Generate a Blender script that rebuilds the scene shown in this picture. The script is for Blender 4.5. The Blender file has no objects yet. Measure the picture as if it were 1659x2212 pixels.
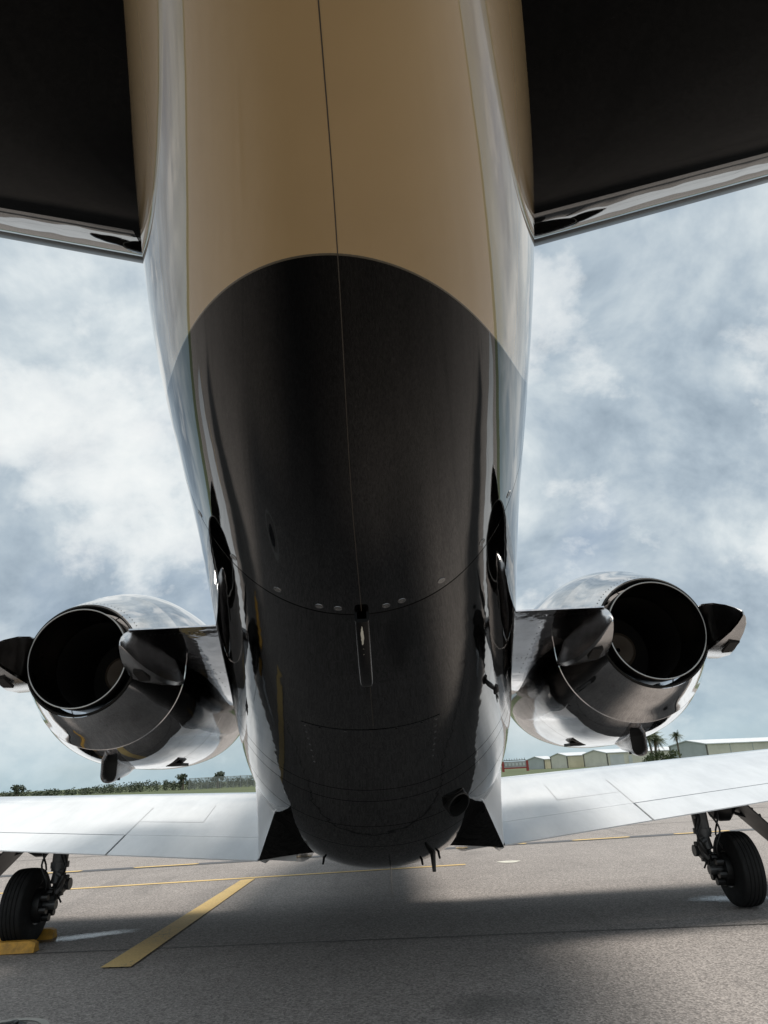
import bpy, math, random
import numpy as np
from mathutils import Vector, Matrix

random.seed(7)
rng = np.random.default_rng(7)
sc = bpy.context.scene
COL = sc.collection
R = math.radians

# ------------------------------------------------------------------ camera
CAM = Vector((0.0632, 0.0, 1.0557))
PITCH, YAW, ROLL = 0.3547, 0.0130, 0.0511
fw = Vector((math.sin(YAW) * math.cos(PITCH), math.cos(YAW) * math.cos(PITCH), math.sin(PITCH)))
rt0 = Vector((math.cos(YAW), -math.sin(YAW), 0))
up0 = rt0.cross(fw)
rt = rt0 * math.cos(ROLL) - up0 * math.sin(ROLL)
up = rt0 * math.sin(ROLL) + up0 * math.cos(ROLL)
cd = bpy.data.cameras.new('camera')
cam = bpy.data.objects.new('camera', cd)
COL.objects.link(cam)
m = Matrix((rt, up, -fw)).transposed().to_4x4()
m.translation = CAM
cam.matrix_world = m
cd.sensor_fit = 'VERTICAL'
cd.sensor_height = 36.0
cd.lens = 1522.0 / 2212.0 * 36.0
cd.clip_start = 0.02
cd.clip_end = 6000
sc.camera = cam
sc.cycles.max_bounces = 7
sc.cycles.diffuse_bounces = 3
sc.cycles.glossy_bounces = 5

# ------------------------------------------------------------------ light
SUN_EL, SUN_AZ = R(64), R(66)          # azimuth measured clockwise from +Y (ahead) towards +X (right)
EXPOSURE = 0.0
sc.view_settings.view_transform = 'Standard'
sc.view_settings.look = 'None'
sc.view_settings.gamma = 1
sc.view_settings.exposure = EXPOSURE
sc.view_settings.use_curve_mapping = False

sd = bpy.data.lights.new('sun', 'SUN')
sd.energy = 3.7
sd.angle = R(27.0)
sd.color = (1.0, 0.94, 0.86)
sun = bpy.data.objects.new('sun', sd)
COL.objects.link(sun)
sdir = Vector((math.cos(SUN_EL) * math.sin(SUN_AZ), math.cos(SUN_EL) * math.cos(SUN_AZ), math.sin(SUN_EL)))
sun.rotation_euler = sdir.to_track_quat('Z', 'Y').to_euler()
sun.location = (20, 10, 40)


class NT:
    """tiny node-tree helper"""
    def __init__(s, tree):
        s.t = tree
        tree.nodes.clear()

    def n(s, kind, **kw):
        nd = s.t.nodes.new(kind)
        ins = kw.pop('ins', {})
        for k, v in kw.items():
            setattr(nd, k, v)
        for k, v in ins.items():
            if isinstance(v, bpy.types.NodeSocket):
                s.t.links.new(v, nd.inputs[k])
            else:
                nd.inputs[k].default_value = v
        return nd

    def math(s, op, a, b=None, c=None, clamp=False):
        nd = s.t.nodes.new('ShaderNodeMath')
        nd.operation = op
        nd.use_clamp = clamp
        for i, v in enumerate((a, b, c)):
            if v is None:
                continue
            if isinstance(v, bpy.types.NodeSocket):
                s.t.links.new(v, nd.inputs[i])
            else:
                nd.inputs[i].default_value = v
        return nd.outputs[0]

    def mix(s, f, a, b, blend='MIX'):
        nd = s.t.nodes.new('ShaderNodeMix')
        nd.data_type = 'RGBA'
        nd.blend_type = blend
        for i, v in ((0, f), (6, a), (7, b)):
            if isinstance(v, bpy.types.NodeSocket):
                s.t.links.new(v, nd.inputs[i])
            else:
                nd.inputs[i].default_value = v if i == 0 or len(v) == 4 else (*v, 1)
        return nd.outputs[2]

    def ramp(s, f, stops, interp='LINEAR'):
        nd = s.t.nodes.new('ShaderNodeValToRGB')
        s.t.links.new(f, nd.inputs[0])
        cr = nd.color_ramp
        cr.interpolation = interp
        while len(cr.elements) < len(stops):
            cr.elements.new(0.5)
        for e, (p, c) in zip(cr.elements, stops):
            e.position = p
            e.color = (c, c, c, 1) if not hasattr(c, '__len__') else (*c, 1)
        return nd.outputs[0]

    def noise(s, vec, scale, detail=4, rough=0.5, dist=0.0, lac=2.0):
        nd = s.n('ShaderNodeTexNoise', ins={'Scale': scale, 'Detail': detail, 'Roughness': rough, 'Distortion': dist, 'Lacunarity': lac})
        if vec is not None:
            s.t.links.new(vec, nd.inputs['Vector'])
        return nd.outputs['Fac']


w = bpy.data.worlds.new('World')
sc.world = w
w.use_nodes = True
T = NT(w.node_tree)
tc = T.n('ShaderNodeTexCoord').outputs['Generated']
sep = T.n('ShaderNodeSeparateXYZ', ins={0: tc})
zz = T.math('MAXIMUM', sep.outputs['Z'], 0.0)
den = T.math('ADD', zz, 0.75)
px = T.math('DIVIDE', sep.outputs['X'], den)
py = T.math('DIVIDE', sep.outputs['Y'], den)
pv = T.n('ShaderNodeCombineXYZ', ins={0: px, 1: py, 2: 0.37}).outputs[0]
OFFN = T.n('ShaderNodeVectorMath', operation='ADD', ins={0: pv, 1: (57.1, 9.9, 0.0)})
pv2 = OFFN.outputs[0]
sky = T.n('ShaderNodeTexSky', sky_type='NISHITA')
sky.sun_disc = False
sky.sun_elevation = SUN_EL
sky.sun_rotation = SUN_AZ
sky.air_density = 1.0
sky.dust_density = 2.0
big = T.noise(pv2, 1.7, 2, 0.5, 0.3)
med = T.noise(pv2, 5.0, 6, 0.60, 0.25)
pv3 = T.n('ShaderNodeVectorMath', operation='ADD', ins={0: pv2, 1: (0.03, 0.035, 0.0)}).outputs[0]
med2 = T.noise(pv3, 5.0, 4, 0.60, 0.25)
relief = T.math('MULTIPLY', T.math('SUBTRACT', med, med2), 0.30)
tone = T.math('ADD', T.math('ADD', T.math('MULTIPLY', big, 0.60), T.math('MULTIPLY', med, 0.40)), relief)
grey = T.ramp(tone, [(0.36, (3.1, 3.9, 4.7)), (0.44, (4.5, 5.4, 6.2)), (0.52, (6.3, 7.1, 7.6)), (0.60, (8.2, 8.8, 9.0)), (0.68, (10.0, 10.3, 10.2))])
cover = T.ramp(T.math('ADD', T.math('MULTIPLY', T.noise(pv2, 2.4, 3, 0.55, 0.3), 0.8), T.math('MULTIPLY', zz, 0.4)), [(0.36, 0.35), (0.50, 1.0)])
clouds = T.mix(cover, sky.outputs[0], grey)
# bright broken puffs
edge = T.noise(pv2, 4.6, 8, 0.60, 0.15)
puff = T.ramp(T.math('ADD', T.math('MULTIPLY', edge, 0.7), T.math('MULTIPLY', big, 0.3)), [(0.515, 0.0), (0.56, 0.55), (0.64, 1.0)])
clouds = T.mix(T.math('MULTIPLY', puff, 0.8), clouds, (10.0, 10.2, 10.1))
shade = T.ramp(edge, [(0.30, 1.0), (0.42, 0.0)])
clouds = T.mix(T.math('MULTIPLY', shade, 0.55), clouds, (4.3, 5.2, 6.0))
# pale haze low over the horizon
low = T.ramp(zz, [(0.0, 0.80), (0.05, 0.42), (0.16, 0.0)])
clouds = T.mix(low, clouds, (4.5, 6.1, 6.8))
w.cycles.sampling_method = 'MANUAL'
w.cycles.sample_map_resolution = 256
bg = T.n('ShaderNodeBackground', ins={'Color': clouds, 'Strength': 0.095})
T.n('ShaderNodeOutputWorld', ins={0: bg.outputs[0]})


# ------------------------------------------------------------------ helpers
def tag(o, label=None, cat=None, group=None, kind=None):
    if label: o['label'] = label
    if cat: o['category'] = cat
    if group: o['group'] = group
    if kind: o['kind'] = kind
    return o


def mesh(name, verts, faces, mat, parent=None, smooth=True, sharp=None, mats=None, fmat=None):
    me = bpy.data.meshes.new(name)
    me.from_pydata([tuple(map(float, v)) for v in verts], [], [tuple(map(int, f)) for f in faces])
    for mm in (mats or [mat]):
        me.materials.append(mm)
    if fmat is not None:
        me.polygons.foreach_set('material_index', list(fmat))
    if smooth:
        me.polygons.foreach_set('use_smooth', [True] * len(me.polygons))
        if sharp:
            me.set_sharp_from_angle(angle=R(sharp))
    me.update()
    o = bpy.data.objects.new(name, me)
    COL.objects.link(o)
    if parent:
        o.parent = parent
        o.matrix_parent_inverse = WORLD[parent.name].inverted() if parent.name in WORLD else Matrix()
    return o


WORLD = {}


def empty(name, loc, label=None, cat=None, group=None):
    o = bpy.data.objects.new(name, None)
    COL.objects.link(o)
    o.location = loc
    o.empty_display_size = 0.2
    WORLD[o.name] = Matrix.Translation(loc)
    return tag(o, label, cat, group)


class MB:
    def __init__(s):
        s.v, s.f = [], []

    def add(s, v, f):
        b = len(s.v)
        s.v += [tuple(p) for p in v]
        s.f += [tuple(i + b for i in q) for q in f]
        return s

    def box(s, c, size, rot=None, taper=(1, 1)):
        x, y, z = [a / 2 for a in size]
        vs = []
        for k, sz in ((taper[0], -1), (taper[1], 1)):
            for sx, sy in ((-1, -1), (1, -1), (1, 1), (-1, 1)):
                p = Vector((sx * x * k, sy * y * k, sz * z))
                if rot is not None:
                    p = rot @ p
                vs.append(p + Vector(c))
        return s.add(vs, [(3, 2, 1, 0), (4, 5, 6, 7), (0, 1, 5, 4), (1, 2, 6, 5), (2, 3, 7, 6), (3, 0, 4, 7)])

    def tube(s, pts, rad, seg=10, cap=True):
        pts = [Vector(p) for p in pts]
        n = len(pts)
        if not hasattr(rad, '__len__'):
            rad = [rad] * n
        vs, fs = [], []
        ref = None
        for i, p in enumerate(pts):
            t = (pts[min(i + 1, n - 1)] - pts[max(i - 1, 0)]).normalized()
            if ref is None:
                ref = Vector((0, 0, 1)) if abs(t.z) < 0.9 else Vector((1, 0, 0))
            a = t.cross(ref).normalized()
            b = t.cross(a)
            ref = -b if False else ref
            for k in range(seg):
                th = 2 * math.pi * k / seg
                vs.append(p + (a * math.cos(th) + b * math.sin(th)) * rad[i])
        for i in range(n - 1):
            for k in range(seg):
                k2 = (k + 1) % seg
                fs.append((i * seg + k, i * seg + k2, (i + 1) * seg + k2, (i + 1) * seg + k))
        if cap:
            fs.append(tuple(range(seg - 1, -1, -1)))
            fs.append(tuple((n - 1) * seg + k for k in range(seg)))
        return s.add(vs, fs)

    def lathe(s, prof, c, axis='Y', seg=64, scale=(1, 1), closed=False):
        """prof: list of (along, radius)"""
        vs, fs = [], []
        c = Vector(c)
        for a, r in prof:
            for k in range(seg):
                th = 2 * math.pi * k / seg
                u, v = r * math.cos(th) * scale[0], r * math.sin(th) * scale[1]
                p = {'Y': Vector((u, a, v)), 'X': Vector((a, u, v)), 'Z': Vector((u, v, a))}[axis]
                vs.append(c + p)
        n = len(prof)
        for i in range(n - 1 if not closed else n):
            j = (i + 1) % n
            for k in range(seg):
                k2 = (k + 1) % seg
                fs.append((i * seg + k, j * seg + k, j * seg + k2, i * seg + k2))
        return s.add(vs, fs)

    def build(s, name, mat, parent=None, smooth=True, sharp=35, **kw):
        return mesh(name, s.v, s.f, mat, parent, smooth, sharp, **kw)


# ------------------------------------------------------------------ materials
def material(name):
    mt = bpy.data.materials.new(name)
    mt.use_nodes = True
    t = NT(mt.node_tree)
    out = t.n('ShaderNodeOutputMaterial')
    p = t.n('ShaderNodeBsdfPrincipled')
    t.t.links.new(p.outputs[0], out.inputs[0])
    return mt, t, p


def setp(t, p, **kw):
    names = {'base': 'Base Color', 'rough': 'Roughness', 'metal': 'Metallic', 'ior': 'IOR', 'normal': 'Normal', 'coat': 'Coat Weight', 'coat_rough': 'Coat Roughness', 'spec': 'Specular IOR Level', 'alpha': 'Alpha'}
    for k, v in kw.items():
        s = p.inputs[names[k]]
        if isinstance(v, bpy.types.NodeSocket):
            t.t.links.new(v, s)
        else:
            s.default_value = (*v, 1) if hasattr(v, '__len__') and len(v) == 3 else v


def simple(name, base, rough=0.5, metal=0.0, ior=1.5, var=0.12, scale=6.0, bump=0.0, bscale=40.0):
    mt, t, p = material(name)
    co = t.n('ShaderNodeTexCoord').outputs['Object']
    nz = t.noise(co, scale, 5, 0.6)
    k = t.ramp(nz, [(0.3, 1 - var), (0.7, 1 + var)])
    col = t.mix(1.0, base, k, 'MULTIPLY')
    rr = t.math('MULTIPLY_ADD', nz, rough * 0.5, rough * 0.75)
    setp(t, p, base=col, rough=rr, metal=metal, ior=ior)
    if bump:
        b = t.n('ShaderNodeBump', ins={'Strength': 1.0, 'Distance': bump, 'Height': t.noise(co, bscale, 4, 0.6)})
        setp(t, p, normal=b.outputs[0])
    return mt


def paint(name, base, rough=0.035, f0=0.04, wave=0.0012, base2=None, power=3.4, ripple=0.13):
    """glossy aircraft paint with slightly wavy skin; base2 = colour behind the swept paint line"""
    mt, t, p = material(name)
    co = t.n('ShaderNodeTexCoord').outputs['Object']
    col = base
    if base2 is not None:
        geo = t.n('ShaderNodeNewGeometry').outputs['Position']
        s = t.n('ShaderNodeSeparateXYZ', ins={0: geo})
        x2 = t.math('MULTIPLY', s.outputs[0], s.outputs[0])
        lim = t.math('MULTIPLY_ADD', x2, 2.9, 0.985)
        hi = t.math('MULTIPLY', t.math('MAXIMUM', t.math('SUBTRACT', s.outputs[2], 2.05), 0), 2.0)
        lim = t.math('ADD', lim, hi)
        d = t.math('SUBTRACT', lim, s.outputs[1])
        f = t.math('GREATER_THAN', d, 0.0)
        nz = t.noise(co, 3.0, 4, 0.5)
        b2 = t.mix(1.0, base2, t.ramp(nz, [(0.3, 0.94), (0.7, 1.06)]), 'MULTIPLY')
        col = t.mix(f, base, b2)
        # a fine raised edge of the masking line
        edge = t.math('LESS_THAN', t.math('ABSOLUTE', d), 0.0022)
        col = t.mix(edge, col, (0.10, 0.085, 0.06))
    if base2 is None and base[0] > 0.3:
        dn = t.noise(t.n('ShaderNodeMapping', ins={'Vector': co, 'Scale': (3.0, 0.8, 1.0)}).outputs[0], 2.0, 5, 0.65)
        col = t.mix(1.0, base, t.ramp(dn, [(0.3, 0.90), (0.62, 1.04)]), 'MULTIPLY')
    n1 = t.noise(co, 2.4, 1, 0.45)
    n2 = t.noise(co, 9.0, 1, 0.5)
    h = t.math('ADD', t.math('MULTIPLY', n1, 1.0), t.math('MULTIPLY', n2, ripple))
    b = t.n('ShaderNodeBump', ins={'Strength': 1.0, 'Distance': wave * 10, 'Height': t.math('MULTIPLY', h, 0.1)})
    b.inputs['Strength'].default_value = 1.0
    setp(t, p, base=col, rough=0.5, spec=0.0, normal=b.outputs[0])
    gl = t.n('ShaderNodeBsdfGlossy', ins={'Color': (1, 1, 1, 1), 'Roughness': rough, 'Normal': b.outputs[0]})
    lw = t.n('ShaderNodeLayerWeight', ins={'Blend': 0.5, 'Normal': b.outputs[0]}).outputs['Facing']
    pw = power if base2 is None else t.math('MULTIPLY_ADD', f, -1.2, power)
    fac = t.math('MULTIPLY_ADD', t.math('POWER', lw, pw), 1 - f0, f0, clamp=True)
    mx = t.n('ShaderNodeMixShader', ins={0: fac, 1: p.outputs[0], 2: gl.outputs[0]})
    t.t.links.new(mx.outputs[0], t.t.nodes['Material Output'].inputs[0])
    return mt


def metal_mat(name, base, rough, wave=0.001, dirt=0.25):
    mt, t, p = material(name)
    co = t.n('ShaderNodeTexCoord').outputs['Object']
    n1 = t.noise(co, 3.0, 3, 0.5)
    n2 = t.noise(co, 14.0, 3, 0.5)
    b = t.n('ShaderNodeBump', ins={'Strength': 1.0, 'Distance': wave, 'Height': t.math('ADD', n1, t.math('MULTIPLY', n2, 0.2))})
    nd = t.noise(co, 7.0, 6, 0.65)
    col = t.mix(1.0, base, t.ramp(nd, [(0.3, 1 - dirt), (0.6, 1.0)]), 'MULTIPLY')
    rr = t.math('MULTIPLY_ADD', nd, rough, rough * 0.5)
    setp(t, p, base=col, rough=rr, metal=1.0, normal=b.outputs[0])
    return mt


BLACK = paint('gloss_black_paint', (0.0012, 0.0010, 0.0009), 0.036, 0.007, 0.0022, None, 3.6, 0.30)
BLACKTAN = paint('gloss_black_and_tan_paint', (0.0012, 0.0010, 0.0009), 0.032, 0.008, 0.0018, base2=(0.42, 0.295, 0.150))
STAB = paint('black_tailplane_paint', (0.002, 0.002, 0.002), 0.04, 0.004, 0.0012, None, 4.5)
BOOT = paint('polished_black_strip', (0.006, 0.006, 0.006), 0.025, 0.06, 0.0030, None, 2.0, 0.45)
RUBBERB = simple('black_rubber_boot', (0.022, 0.022, 0.023), 0.34, 0, 1.5, 0.1, 5, 0.0006, 6)
WHITE = paint('white_wing_paint', (0.72, 0.735, 0.75), 0.05, 0.05, 0.0022, None, 3.6)
CHROME = metal_mat('polished_cowl_metal', (0.74, 0.73, 0.73), 0.05, 0.0016)
SATIN = metal_mat('satin_metal', (0.66, 0.65, 0.65), 0.20, 0.0012)
PYLON = metal_mat('polished_pylon_metal', (0.80, 0.78, 0.79), 0.05, 0.006, 0.25)
STEEL = metal_mat('dark_exhaust_steel', (0.13, 0.12, 0.115), 0.32, 0.0006, 0.4)
BROWNST = simple('heat_browned_steel', (0.16, 0.125, 0.095), 0.55, 0.2)
FLATBLACK = simple('flat_black', (0.012, 0.011, 0.010), 0.75)  # flat black; on the slot and scoop plates it paints in shade
DULL = simple('dull_black_metal', (0.012, 0.012, 0.012), 0.38)
GEAR = simple('gear_grey_paint', (0.10, 0.10, 0.10), 0.4, 0.3, 1.5, 0.3, 14)
RUBBER = simple('tyre_rubber', (0.0035, 0.0035, 0.0035), 0.85, 0, 1.5, 0.2, 20, 0.0004, 60)
LIPHI = metal_mat('lip_highlight_metal', (0.45, 0.44, 0.42), 0.35, 0.0005)
SCREW = metal_mat('painted_fastener', (0.30, 0.295, 0.29), 0.25, 0.0005)
CHIP = simple('bare_chipped_primer', (0.62, 0.60, 0.52), 0.7)
SEAM = simple('seam_sealant', (0.05, 0.04, 0.028), 0.6)
YELLOWW = simple('yellow_chock_paint', (0.52, 0.27, 0.035), 0.6, 0, 1.5, 0.35, 22, 0.002, 30)

# ------------------------------------------------------------------ fuselage shape
KY = np.array([-1.1, -.3, .4, .9, 1.45, 2.3, 3.2, 4.0, 4.7, 5.4, 6.5, 9.0, 10.4, 11.6, 12.3])
ZB = np.array([2.20, 2.12, 2.02, 1.92, 1.77, 1.52, 1.22, .94, .67, .455, .40, .42, .50, .72, .92])
ZM = np.array([2.34, 2.38, 2.38, 2.34, 2.27, 2.05, 1.80, 1.60, 1.43, 1.36, 1.35, 1.35, 1.25, 1.08, 1.0])
ZT = np.array([2.44, 2.55, 2.60, 2.62, 2.62, 2.56, 2.48, 2.40, 2.33, 2.26, 2.22, 2.20, 1.95, 1.45, 1.06])
WW = np.array([.03, .12, .246, .366, .485, .58, .692, .785, .86, .88, .88, .86, .70, .36, .03])
NN = np.array([2, 2, 2, 2.05, 2.1, 2.1, 2.1, 2.1, 2.15, 2.2, 2.2, 2.2, 2.1, 2.0, 2.0])


def spline(k, v):
    n = len(k)
    h = np.diff(k)
    A = np.zeros((n, n)); b = np.zeros(n)
    A[0, 0] = A[-1, -1] = 1
    for i in range(1, n - 1):
        A[i, i - 1], A[i, i], A[i, i + 1] = h[i - 1], 2 * (h[i - 1] + h[i]), h[i]
        b[i] = 6 * ((v[i + 1] - v[i]) / h[i] - (v[i] - v[i - 1]) / h[i - 1])
    M = np.linalg.solve(A, b)

    def f(y):
        y = np.clip(np.asarray(y, float), k[0], k[-1])
        i = np.clip(np.searchsorted(k, y) - 1, 0, n - 2)
        a, c, hh = k[i + 1] - y, y - k[i], h[i]
        return (M[i] * a ** 3 + M[i + 1] * c ** 3) / (6 * hh) + (v[i] / hh - M[i] * hh / 6) * a + (v[i + 1] / hh - M[i + 1] * hh / 6) * c
    return f


fzb, fzm, fzt, fw_, fn = [spline(KY, q) for q in (ZB, ZM, ZT, WW, NN)]


def section(y, th):
    """point of the skin at station y, angle th (0 = bottom, pi/2 = right side)"""
    zb, zm, zt, ww, n = fzb(y), fzm(y), fzt(y), fw_(y), fn(y)
    s, c = np.sin(th), np.cos(th)
    x = ww * np.sign(s) * np.abs(s) ** (2 / n)
    hh = np.where(c > 0, zm - zb, zt - zm)
    z = zm - hh * np.sign(c) * np.abs(c) ** (2 / n)
    return x, z


def belly(x, y, off=0.0):
    def raw(x, y):
        x = x - float(shift(y))
        zb, zm, ww, n = float(fzb(y)), float(fzm(y)), float(fw_(y)), float(fn(y))
        q = max(0.0, 1 - (min(abs(x) / ww, 0.9999)) ** n)
        return zm - (zm - zb) * q ** (1 / n)
    e = 0.004
    p = Vector((x, y, raw(x, y)))
    nx = (raw(x + e, y) - raw(x - e, y)) / (2 * e)
    ny = (raw(x, y + e) - raw(x, y - e)) / (2 * e)
    nrm = Vector((nx, ny, -1)).normalized()
    return p + nrm * off, nrm


def tilt(yr):
    return 0.55 * math.exp(-((yr - 2.24) / 0.55) ** 2)


def shift(y):
    # the tail sits a touch right of the body's axis
    k = np.clip((1.80 - np.asarray(y, float)) / 1.05, 0, 1)
    return 0.017 * k * k * (3 - 2 * k)


NSEG = 176
ths = np.linspace(-math.pi, math.pi, NSEG, endpoint=False)
# denser where superellipse parameterisation stretches is not needed at n close to 2


def ring(yr, inset=0.0):
    y = np.full(NSEG, yr)
    tl = tilt(yr)
    for _ in range(8):
        x, z = section(y, ths)
        y = yr - tl * (z - float(fzb(yr)))
    x, z = section(y, ths)
    if inset:
        zm = fzm(y)
        k = 1 - inset / 0.6
        x = x * k
        z = zm + (z - zm) * k
    return np.stack([x + shift(y), y, z], 1)


def skin(name, stations, mat, parent, endlips):
    rows = [ring(y, i) for y, i in stations]
    vs = np.concatenate(rows)
    fs = []
    for i in range(len(rows) - 1):
        for k in range(NSEG):
            k2 = (k + 1) % NSEG
            fs.append((i * NSEG + k, i * NSEG + k2, (i + 1) * NSEG + k2, (i + 1) * NSEG + k))
    if endlips[0]: fs.append(tuple(range(NSEG)))
    if endlips[1]: fs.append(tuple((len(rows) - 1) * NSEG + k for k in range(NSEG))[::-1])
    return mesh(name, vs, fs, mat, parent, True, 40)


jet = empty('business_jet', (0, 5.94, 0), 'glossy black business jet with tan tail cone and polished engines, seen from below its tail', 'airplane')

SEAM_Y = 2.24
st = [(y, 0) for y in np.linspace(-1.1, SEAM_Y - 0.012, 96)] + [(SEAM_Y - 0.0045, 0), (SEAM_Y - 0.003, 0)]
st += [(SEAM_Y - 0.0018, 0.0012), (SEAM_Y - 0.001, 0.010)]
tail = skin('tail_cone', st, BLACKTAN, jet, (True, True))
tag(tail, 'tan painted tail cone, black below a curved paint line')
st = [(SEAM_Y + 0.001, 0.010), (SEAM_Y + 0.0018, 0.0012)]
grooves = [3.90, 4.06, 4.44, 4.80]
ys_ = sorted(list([SEAM_Y + 0.003, SEAM_Y + 0.0045] + list(np.linspace(SEAM_Y + 0.012, 12.29, 210))))
ys_ = [y for y in ys_ if all(abs(y - g) > 0.02 for g in grooves)]
st += [(y, 0) for y in ys_]
for g in grooves:
    st += [(g - 0.016, 0), (g - 0.0055, 0), (g - 0.0035, 0), (g - 0.0015, 0.0035), (g + 0.0015, 0.0035), (g + 0.0035, 0), (g + 0.0055, 0), (g + 0.016, 0)]
st.sort(key=lambda q: q[0])
aft = skin('aft_fuselage', st, BLACK, jet, (True, True))


def strip(name, pts, width, off, mat, parent, across=None):
    """thin raised strip that follows a list of skin points (x, y)"""
    vs, fs = [], []
    n = len(pts)
    for i, (x, y) in enumerate(pts):
        p, nrm = belly(x, y, off)
        q, _ = belly(*pts[min(i + 1, n - 1)], off)
        r_, _ = belly(*pts[max(i - 1, 0)], off)
        t = (q - r_).normalized()
        a = t.cross(nrm).normalized() * width / 2
        low = nrm * (off + 0.002)
        vs += [p + a - low, p + a, p - a, p - a - low]
    for i in range(n - 1):
        for k in range(3):
            fs.append((i * 4 + k, i * 4 + k + 1, (i + 1) * 4 + k + 1, (i + 1) * 4 + k))
    return mesh(name, vs, fs, mat, parent, False)


# bottom centre-line seam
strip('centre_seam', [(0.004 + float(shift(y)), y) for y in np.linspace(-0.2, SEAM_Y - 0.02, 60)], 0.0018, 0.0005, SEAM, tail)
strip('centre_seam', [(0.012, y) for y in np.linspace(2.66, 3.12, 14)], 0.0018, 0.0005, SEAM, aft)


def disc_fastener(name, x, y, r, parent, mat):
    p, nrm = belly(x, y, 0)
    a = Vector((1, 0, 0)); a = (a - nrm * a.dot(nrm)).normalized(); b = nrm.cross(a)
    vs, fs = [], []
    seg = 16
    for rr, hh in ((r, 0.0), (r * 0.97, 0.0016), (r * 0.62, 0.0016), (r * 0.55, 0.0006), (r * 0.30, 0.0006), (r * 0.25, 0.0014)):
        for k in range(seg):
            th = 2 * math.pi * k / seg
            vs.append(p + (a * math.cos(th) + b * math.sin(th)) * rr + nrm * hh)
    for i in range(5):
        for k in range(seg):
            fs.append((i * seg + k, i * seg + (k + 1) % seg, (i + 1) * seg + (k + 1) % seg, (i + 1) * seg + k))
    fs.append(tuple(5 * seg + k for k in range(seg)))
    return mesh(name, vs, fs, mat, parent, True, 30)


for x, y in [(-.386, 2.132), (-.256, 2.182), (-.129, 2.221), (-.070, 2.225), (.083, 2.225), (.134, 2.214), (.261, 2.179), (.392, 2.124), (.479, 2.055), (-.486, 2.09)]:
    disc_fastener('fastener', x, y - 0.022, 0.0135, tail, SCREW)

# belly access panel with its screws
vs, fs = [], []
nx_, ny_ = 24, 12
for j in range(ny_ + 1):
    for i in range(nx_ + 1):
        p, nrm = belly(-0.30 + 0.6 * i / nx_, 3.16 + 0.47 * j / ny_, 0.0022)
        vs.append(p)
n0 = len(vs)
for j in range(ny_):
    for i in range(nx_):
        a = j * (nx_ + 1) + i
        fs.append((a, a + 1, a + nx_ + 2, a + nx_ + 1))
border = [i for i in range(nx_ + 1)] + [(j + 1) * (nx_ + 1) + nx_ for j in range(ny_)] + [ny_ * (nx_ + 1) + i for i in range(nx_ - 1, -1, -1)] + [j * (nx_ + 1) for j in range(ny_ - 1, 0, -1)]
for b_ in border:
    v = Vector(vs[b_]); p, nrm = belly(v.x, v.y, 0)
    vs.append(p - nrm * 0.001)
for i in range(len(border)):
    j = (i + 1) % len(border)
    fs.append((border[i], border[j], n0 + j, n0 + i))
mesh('access_panel', vs, fs, BLACK, aft, True, 40)
mb = MB()
for sx in (-1, 1):
    for k in range(7):
        p, nrm = belly(sx * 0.285, 3.19 + 0.068 * k, 0.0022)
        a = Vector((0, 1, 0)); a = (a - nrm * a.dot(nrm)).normalized(); b = nrm.cross(a)
        v = [p + (a * math.cos(t_) + b * math.sin(t_)) * 0.006 + nrm * h_ for h_ in (0, 0.0015) for t_ in np.linspace(0, 2 * math.pi, 8, endpoint=False)]
        mb.add(v, [tuple(range(8, 16))] + [(i, (i + 1) % 8, 8 + (i + 1) % 8, 8 + i) for i in range(8)])
for k in range(5):
    p, nrm = belly(-0.22 + 0.11 * k, 3.175, 0.0022)
    a = Vector((0, 1, 0)); b = nrm.cross(a)
    v = [p + (a * math.cos(t_) + b * math.sin(t_)) * 0.006 + nrm * h_ for h_ in (0, 0.0015) for t_ in np.linspace(0, 2 * math.pi, 8, endpoint=False)]
    mb.add(v, [tuple(range(8, 16))] + [(i, (i + 1) % 8, 8 + (i + 1) % 8, 8 + i) for i in range(8)])
tag(mb.build('panel_screws', SCREW, aft), kind='stuff')

# tail skid: rounded bar under the belly
prof = []
for y in np.linspace(2.225, 2.605, 40):
    s = (y - 2.225) / 0.38
    zc = float(fzb(y)) - 0.014 - 0.052 * math.sin(math.pi * min(1, s * 1.1) * 0.5)
    wd = 0.0235 * min(1.0, math.sqrt(max(0.0, 1 - ((s - 0.86) / 0.14) ** 2)) if s > 0.86 else 1.0)
    dp = 0.020 * (1 if s < 0.86 else max(0.12, math.sqrt(max(0.0, 1 - ((s - 0.86) / 0.14) ** 2))))
    prof.append((y, zc, max(wd, 0.002), dp))
vs, fs = [], []
sg = 20
for y, zc, wd, dp in prof:
    for k in range(sg):
        th = 2 * math.pi * k / sg
        c, s = math.cos(th), math.sin(th)
        e = 0.5
        vs.append((0.004 + wd * math.copysign(abs(c) ** e, c), y, zc + dp * math.copysign(abs(s) ** e, s)))
for i in range(len(prof) - 1):
    for k in range(sg):
        fs.append((i * sg + k, (i + 1) * sg + k, (i + 1) * sg + (k + 1) % sg, i * sg + (k + 1) % sg))
fs += [tuple(range(sg)), tuple((len(prof) - 1) * sg + k for k in range(sg))[::-1]]
skid = mesh('tail_skid', vs, fs, BLACK, jet, True, 50)
tag(skid, 'black rounded tail skid with chipped pale paint')
mb = MB()
mb.box((0.004, 2.25, float(fzb(2.25)) + 0.005), (0.030, 0.05, 0.04))
mb.build('skid_mount', FLATBLACK, skid)
# chipped paint on the skid's underside
vs, fs = [], []
edge = []
for k in range(26):
    th = 2 * math.pi * k / 26
    edge.append((0.002 + 0.0055 * math.cos(th) * rng.uniform(0.6, 1.15), 2.285 + 0.042 * math.sin(th) * rng.uniform(0.82, 1.1)))


def skid_bottom(y):
    return float(np.interp(y, [q[0] for q in prof], [q[1] - q[3] for q in prof])) - 0.0008


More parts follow.
